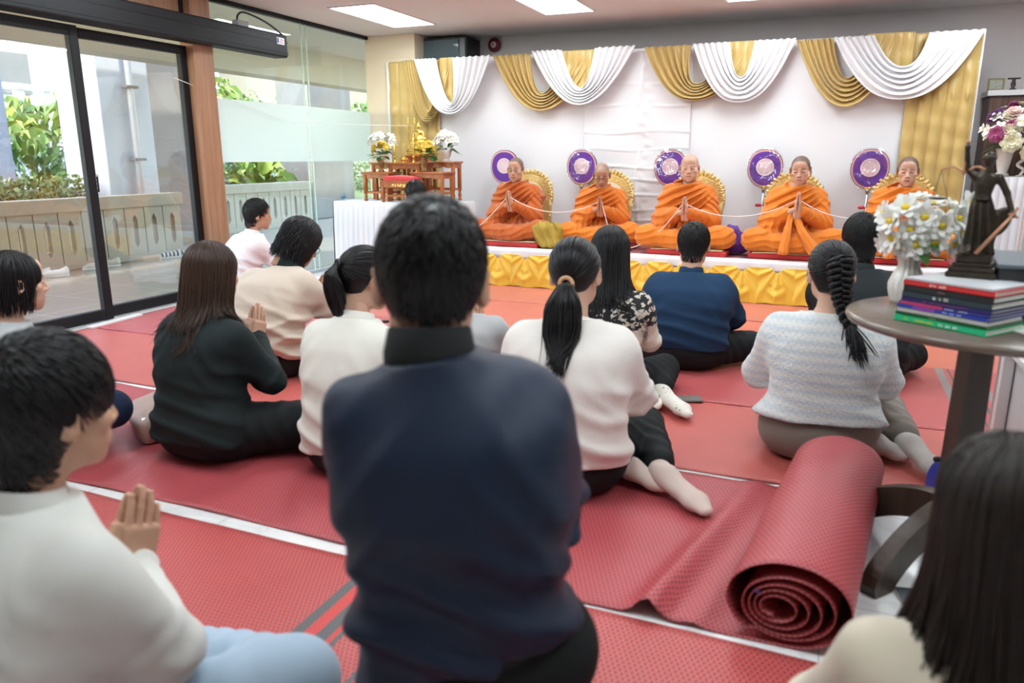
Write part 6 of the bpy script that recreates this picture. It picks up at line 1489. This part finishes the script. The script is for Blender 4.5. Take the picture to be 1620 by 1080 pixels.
# man in front of the altar ----------------------------------------------
t = person('person', 'person kneeling before the altar, only the crown showing', (-2.98, 5.18, .014), .55, .93)
J = skeleton(lift=.19, legs='kneel', lean=.05, head=(.02, .25, 0, 0)); body(t, J, T1, {}, .006, hand_h=.004)
top(t, J, C_SHIRT, off=.020, hem=.05, seed=91, h=.011); pants(t, J, C_BLK, h=.012); put_hair(t, J, hair_short(np.random.RandomState(9), n=420, thick=.001), HAIR)
for n in 'LR': sock(t, J, n, C_BLK, up=(0, -1, .2))
# woman in the white sweater ---------------------------------------------
t = person('person', 'person in a white knit sweater with ponytail and tan hair tie, sitting sideways', (-.775, 2.36, .006), .20, 1.035)
J = skeleton(True, lean=.07, slouch=.03, legs='sideR', head=(.03, .16, -.12, -.05), zn=.605, elbow=(.225, .11, .30), anR=(.32, .02, .06), toR=(.47, -.165, .035), anL=(.20, .07, .055), toL=(.34, -.02, .04), knR=(.25, .40, .10))
body(t, J, T2, {}, .0045, hand_h=.0036)
top(t, J, C_KNIT, 'sweater', off=.030, hem=.045, seed=101, width=1.14, ru=.070, re=.064, rw=.046, boxy=.182, fa=1.1); collar(t, J, C_KNIT, .064, .057, -.03, .010)
pants(t, J, C_BLK, hip=(.195, .16, .125), shin=(.062, .055), endt=.80); sock(t, J, 'R', C_SOCKB, 1.05, back=.16); sock(t, J, 'L', C_SOCKB, 1.0, back=.14)
put_hair(t, J, hair_pony(np.random.RandomState(10), K=(.0, -.116, -.030), L=.265, n=560, tail=420, tw=.080, end=.30, sway=(-.012, .0), nape=-.062, tr=.75, lay=over(J)), HAIR)
b = MB(); Kp = A(0, -.124, -.034); b.tube([Kp+A(.021*math.cos(a), -.008-.004*math.sin(a), .021*math.sin(a)) for a in np.linspace(0, 2*PI, 18)], .0075, 8, False)
mesh_obj('hair_tie', np.concatenate(b.V)*J['hs']@J['Rh'].T+J['head'], b.F, mat('tan_scrunchie', (.60, .36, .20), .8), t)
# woman in the fair isle sweater ------------------------------------------
t = person('person', 'person with long black hair in a black and cream patterned sweater and white socks', (-.905, 3.26, .008), .10, .99)
J = skeleton(True, lean=.06, legs='sideR', head=(.02, .12, .05, 0), elbow=(.19, .12, .30), anR=(.26, .10, .06), toR=(.42, -.10, .035), anL=(.17, .08, .055), toL=(.27, -.04, .04), knR=(.25, .40, .10)); body(t, J, T2, {}, .005, hand_h=.004)
top(t, J, fairisle(), 'sweater', off=.024, hem=.04, seed=111, width=.98, ru=.056, boxy=.15); pants(t, J, C_BLK, endt=.8, shin=(.062, .055)); ds = dotted_sock()
sock(t, J, 'R', ds, 1.05, back=.12); sock(t, J, 'L', ds, 1.05, back=.12)
put_hair(t, J, hair_long(np.random.RandomState(11), L=.36, n=760, wave=.008, wl=.11, bodyy=-.02, spread=1.15, lay=over(J)), HAIR)
# man in the navy sweater ---------------------------------------------------
t = person('person', 'person in a plain navy sweater, cross legged in front of the elder monk', (-.665, 4.10, .010), .10, .95)
J = skeleton(lean=.09, slouch=.04, hs=1.08, head=(.03, .22, 0, 0), zn=.57, elbow=(.245, .14, .28), wai=(.27, .37), knR=(.36, .2, .10), knL=(-.36, .2, .10)); body(t, J, T1, {'fat': .004}, .0045, hand_h=.004)
top(t, J, C_NSW, 'sweater', off=.036, hem=.05, seed=121, width=1.20, ru=.078, re=.070, fa=.9, boxy=.215); collar(t, J, C_NSW, .074, .066, -.035, .035)
pants(t, J, C_BLK, hip=(.225, .17, .13), thigh=(.11, .085)); put_hair(t, J, hair_short(np.random.RandomState(12), n=2200, r=.0019, thick=.001, nape=-.065, side=.004), HAIR)
# woman with the braid -------------------------------------------------------
t = person('person', 'person with a long braid in a pale blue tweed jacket behind the rolled mat', (.035, 3.01, .008), .05, 1.0)
J = skeleton(True, lean=.06, slouch=.02, legs='sideR', head=(.015, .10, .14, -.05), zn=.59, sw=.165, elbow=(.235, .12, .28), knR=(.27, .36, .11), anR=(.33, .06, .07), toR=(.43, -.15, .035), anL=(.20, .06, .055), toL=(.33, .01, .04)); body(t, J, T2, {}, .0045, hand_h=.004)
top(t, J, tweed(), 'tweed_jacket', h=.008, off=.034, hem=.10, seed=131, width=1.12, flare=.03, ru=.068, re=.062, rw=.050, boxy=.188, fa=.55); pants(t, J, C_TAUPE, hip=(.215, .175, .135), thigh=(.105, .075), shin=(.066, .055), endt=.82)
sock(t, J, 'R', C_SOCKG, 1.05, back=.14); sock(t, J, 'L', C_SOCKG, 1.05, back=.14)
put_hair(t, J, hair_braid(np.random.RandomState(13), [(.005, -.112, .065), (.008, -.122, .03), (.010, -.124, -.02), (.014, -.122, -.07), (.022, -.13, -.12), (.035, -.17, -.18), (.048, -.20, -.235), (.062, -.21, -.29)], lay=over(J, .02)), HAIR)
# man in black polo -----------------------------------------------------------
t = person('person', 'person in a black polo with short thick hair, seated behind the woman with the braid', (.235, 4.17, .010), .12, 1.02)
J = skeleton(lean=.08, slouch=.03, tilt=-.05, head=(.03, .12, .05, 0), zn=.59, knR=(.26, .2, .10)); body(t, J, T1, {}, .005, hand_h=.004)
top(t, J, C_POLO, 'polo_shirt', off=.026, hem=.04, seed=141, width=1.10, ru=.068, boxy=.19); collar(t, J, C_POLO, .074, .064, -.035, .030); pants(t, J, C_BLK, hip=(.20, .165, .13))
put_hair(t, J, hair_short(np.random.RandomState(14), n=2200, r=.002, thick=.006, topz=.010), HAIR)
# woman with long hair, bottom right ------------------------------------------
t = person('person', 'person with long black hair and cream blouse, cut by the bottom right corner', (.265, 1.03, .004), .12, .93)
J = skeleton(True, lean=.05, head=(.0, .08, .0, 0), sw=.155); body(t, J, T2, {}, .0045, hand_h=.004)
top(t, J, C_CREAM, 'blouse', h=.008, off=.020, hem=.02, seed=151, ru=.062); pants(t, J, C_BLK)
put_hair(t, J, hair_long(np.random.RandomState(15), L=.46, n=1000, r=.0033, bodyy=-.02, spread=1.12, thick=.006, lay=over(J)), hair_mat('dark_brown_hair', (.007, .006, .006), (.035, .024, .018), .4))

# ------------------------------------------------------------------ monks
def robe_mat(name, c): return mat(name, c, .78, bs=130, bstr=.25, sheen=.25, var=.07, vs=7)
R1, R2, R3 = robe_mat('rust_orange_robe', (.50, .105, .008)), robe_mat('orange_robe', (.66, .170, .006)), robe_mat('bright_orange_robe', (.72, .20, .006))
def monk(i, label, loc, rz, s, m, m2, J, ho, tone, glas=False, seed=0, sash=False, wt=.5):
    t = person('person', label, loc, rz, s, None)
    body(t, J, tone, ho, .0030, hand_h=.0030, wtilt=wt, hscale=.88)
    sp = J['spine']; L = np.linalg.norm(sp[-1]-sp[0]); rows = smooth_rows(J['rows']); rows[:, 0] *= L/.61; rows[:, 1] = rows[:, 1]*(1.06-.22*sstep(.68*L, .92*L, rows[:, 0]))+.030; rows[:, 2] += .030; rows = rows[rows[:, 0] <= L-.005]
    shl, shr, ell_, elr, wl, wr = J['shL'], J['shR'], J['elL'], J['elR'], J['wrL'], J['wrR']
    wl2 = ell_+(wl-ell_)*.86; wr2 = elr+(wr-elr)*.60; apex = shl+A(-.02, .0, .06)
    def f(P):
        d = loft(P, sp, rows, n=2.4)
        v = P-apex; r = np.sqrt(v[:, 0]**2+v[:, 2]**2); an = np.arctan2(v[:, 2], v[:, 0])
        ph = (P[:, 0]*.55+P[:, 2]*.83)*(2*PI/.060)*(1-.25*r)+1.8*wav(P, 9, seed)+an*3.
        fr = (.5+.5*np.sin(ph))**1.6*sstep(.02, .14, r)
        fo = (.024*fr+.008*(.5+.5*np.sin(2.2*ph+2*wav(P, 12, seed+31))))*sstep(-.12, .02, P[:, 1]+.05)+.005*wav(P, 18, seed+1)
        back = .012*folds(P, (1., .2, .5), .07, seed+9)*sstep(.0, -.07, P[:, 1])
        d = d-fo-back
        ra = smin(rcone(P, shr, elr, .078, .082), rcone(P, elr, wr2, .080, .062), .04)
        ra = smin(ra, rcone(P, elr*.8+wr2*.2, A(elr[0]*.92, elr[1]+.10, .10), .062, .085), .06)
        ra = ra-.022*folds(P, (.45, .2, 1), .062, seed+3, 2.)*blob(P, elr*.6+shr*.4, (.16, .2, .22))-.012*folds(P, (1, .5, .1), .05, seed+4, 1.5)*sstep(.34, .18, P[:, 2])
        d = smin(d, ra, .05)
        la = smin(rcone(P, shl, ell_, .074, .074), rcone(P, ell_, wl2, .068, .046), .04)
        la = la-.019*folds(P, ell_-shl+A(.3, 0, 0), .052, seed+5, 1.8)*blob(P, shl*.4+ell_*.6, (.13, .14, .16))-.007*folds(P, wl-ell_, .035, seed+6)*blob(P, wl2*.5+ell_*.5, (.11, .11, .09))
        d = smin(d, la, .020)
        roll = np.minimum(rcone(P, shl+A(.03, .03, .055), J['neck']+A(-.01, .095, -.025), .026, .022), rcone(P, J['neck']+A(-.01, .095, -.025), shr+A(-.05, .02, .05), .022, .028))
        d = smin(d, roll-.004*folds(P, (.3, .4, 1), .022, seed+7), .022)
        nk = rcone(P, J['neck']+A(0, .03, -.04), J['neck']+A(0, .06, .12), .056, .070)
        return smax(d, -nk, .012)
    lo = A(-.42, -.28, .0); hi = A(.42, .46, J['neck'][2]+.11); V, F = surf(f, lo, hi, .0075); mesh_obj('upper_robe', V, F, m, t)
    def g(P):
        d = smin(ell(P, J['pelvis'], (.20, .17, .13)), ell(P, (0, .22, .07), (.22, .16, .075)), .06)
        for n in 'LR':
            d = smin(d, rcone(P, J['hip'+n], J['kn'+n], .115, .088), .06); d = smin(d, rcone(P, J['kn'+n], J['an'+n]+A(0, .02, 0), .080, .066), .05)
        a = np.arctan2(P[:, 1]+.12, P[:, 0]+.03*np.sin(seed)); r = np.hypot(P[:, 0], P[:, 1]+.12)
        fo = .026*(.5+.5*np.sin(a*31+1.5*wav(P, 8, seed+11)+4*P[:, 2]))**1.8*sstep(.10, .24, r)*(1-.75*sstep(.28, .44, r))+.005*wav(P, 20, seed+12)+.008*folds(P, (.2, .4, 1.), .05, seed+13)*sstep(.2, .4, r)
        d = d-fo
        if sash:
            b_ = np.minimum(rcone(P, (.05, .30, .30), (.065, .395, .17), .022, .030), rcone(P, (.065, .395, .17), (.085, .465, .02), .030, .040))-.006*folds(P, (1, 0, .1), .028, seed)
            b2 = np.minimum(rcone(P, (.0, .30, .28), (-.06, .40, .165), .022, .034), rcone(P, (-.06, .40, .165), (-.16, .46, .025), .034, .048))-.006*folds(P, (.8, 0, -.58), .028, seed+2)
            d = smin(d, np.minimum(b_, b2), .010)
        return smax(d, .002-P[:, 2], .012)
    V, F = surf(g, (-.50, -.26, -.004), (.50, .50, .36), .0075); mesh_obj('lower_robe', V, F, m2, t)
    if glas: glasses(t, J, mat('glasses_frame_%d' % i, glas, .35, .3))
    W = (J['wrL']+J['wrR'])/2; return t, W
zc = SZ+.054
mk = dict(lean=.075, slouch=.035, sw=.160, shz=.80, hz=.122, wai=(.25, .335), elbow=(.215, .10, .235), knR=(.33, .25, .10), knL=(-.33, .25, .10))
HM = []
def put(i, label, rz, s, m, m2, ho, tone, glas=False, seed=0, sash=False, wt=.5, **kw):
    a = dict(mk); a.update(kw); J = skeleton(**a); loc = (XM[i], YM[i], zc); t, W = monk(i, label, loc, rz, s, m, m2, J, ho, tone, glas, seed, sash, wt)
    q = W+A(0, math.sin(wt), math.cos(wt))*.075; c_, s_ = math.cos(rz), math.sin(rz)
    HM.append([A(*loc)+s*A(c_*p[0]-s_*p[1], s_*p[0]+c_*p[1], p[2]) for p in (q+A(.022, .0, .0), q+A(-.022, .0, .0))])
put(0, 'leftmost monk in a rust orange robe with glasses, hands pressed together', PI+.04, .925, R1, R1, dict(stubble=.8, jaw=1.0, mouth=.004, lid=-.001), T1, (.25, .20, .17), 3, wai=(.25, .36), zn=0.603, head=(.02, .10, .05, .0))
put(1, 'second monk in an orange robe with dark glasses, head bowed, hands pressed together', PI+.20, .90, R2, R3, dict(stubble=.6, jaw=.98, mouth=.006, scalp=(.2, .17, .16)), T3, (.05, .035, .03), 17, zn=0.578, head=(.045, .38, .05, 0.), lean=.11)
put(2, 'third monk, the elder with bare scalp in an orange robe, hands pressed together', PI+.06, .97, R2, R3, dict(stubble=.5, jaw=1.06, fat=.006, mouth=.001, scalp=(.42, .30, .25), browd=.45), T2, False, 29, wai=(.27, .315), zn=0.593, head=(.015, .05, .05, .0))
put(3, 'fourth monk in an orange robe with folded sash on his lap, hands pressed together', PI+.06, .96, R3, R3, dict(stubble=.85, jaw=.98, mouth=.001), T2, False, 41, True, .25, wai=(.27, .36), zn=0.588, head=(.02, .16, -.10, .04))
put(4, 'rightmost monk in an orange robe behind the white flowers', PI-.03, .95, R3, R3, dict(stubble=.88, jaw=.95, mouth=.005), T2, False, 57, True, .4, zn=0.588, head=(.01, .08, -.05, 0.))
def hang(a, b, sag, n=24):
    t_ = np.linspace(0, 1, n)[:, None]; P = a*(1-t_)+b*t_; P[:, 2] -= sag*4*(t_*(1-t_))[:, 0]; return P
th = MB(); STR = mat('white_string', (.82, .80, .78), .8)
pts = [hang(A(-3.25, 6.36, .372), HM[0][0], .05)]
for i in range(5):
    pts.append(np.array([HM[i][0], HM[i][1]]))
    if i < 4:
        if i == 1: mid = A(-1.62, 6.38, .375); pts += [hang(HM[1][1], mid, .10), hang(mid, HM[2][0]+A(0, -.0, 0), .09)]
        else: pts.append(hang(HM[i][1], HM[i+1][0], .11))
pts.append(hang(HM[4][1], A(.95, 6.6, .40), .05))
P = np.concatenate([p if k == 0 else p[1:] for k, p in enumerate(pts)]); keep = np.r_[True, np.linalg.norm(np.diff(P, axis=0), axis=1) > 1e-4]
th.tube(P[keep], .0036, 6); tag(th.build('sacred_thread', STR, None, True), 'white thread running through the pressed hands of all five monks', 'thread')
th2 = MB(); th2.tube(np.concatenate([hang(A(-4.755, 4.60, 1.745), A(-4.755, 5.95, 1.475), .01), hang(A(-4.755, 5.95, 1.475), A(-4.16, 7.33, 1.475), .01)[1:]]), .0028, 6)
tag(th2.build('thread', STR, None, True), 'thin white thread strung across the glass wall toward the altar', 'thread')
# ------------------------------------------------------------------ light, sky, camera
W = bpy.data.worlds.new('sky'); S.world = W; W.use_nodes = True; nt = W.node_tree; bg = nt.nodes['Background']
sk = nt.nodes.new('ShaderNodeTexSky'); sk.sky_type = 'NISHITA'; sk.sun_elevation = math.radians(48); sk.sun_rotation = math.radians(200); sk.sun_disc = False
nt.links.new(sk.outputs[0], bg.inputs['Color']); bg.inputs['Strength'].default_value = 1.25
sl = bpy.data.lights.new('sun', 'SUN'); sl.energy = 4.; sl.angle = .05; sl.color = (1, .95, .86); so = bpy.data.objects.new('sun', sl); COL.objects.link(so); so.rotation_euler = (math.radians(-8), math.radians(36), 0)
cam = bpy.data.cameras.new('camera'); co = bpy.data.objects.new('camera', cam); COL.objects.link(co); S.camera = co
cam.sensor_width = 36; cam.lens = 1183/1620*36; cam.clip_start = .05; cam.clip_end = 200
pitch, yaw = math.atan(292/1183), math.atan(510/math.hypot(1183, 292))
co.location = (0, 0, 1.15); co.rotation_euler = (PI/2-pitch, 0, yaw)
cam.dof.use_dof = True; cam.dof.focus_distance = 5.2; cam.dof.aperture_fstop = 2.6
S.view_settings.view_transform = 'Standard'; S.view_settings.look = 'None'; S.view_settings.gamma = 1; S.view_settings.exposure = 0.10
S.cycles.use_denoising = True; S.cycles.max_bounces = 8; S.cycles.transparent_max_bounces = 16; S.cycles.sample_clamp_indirect = 6
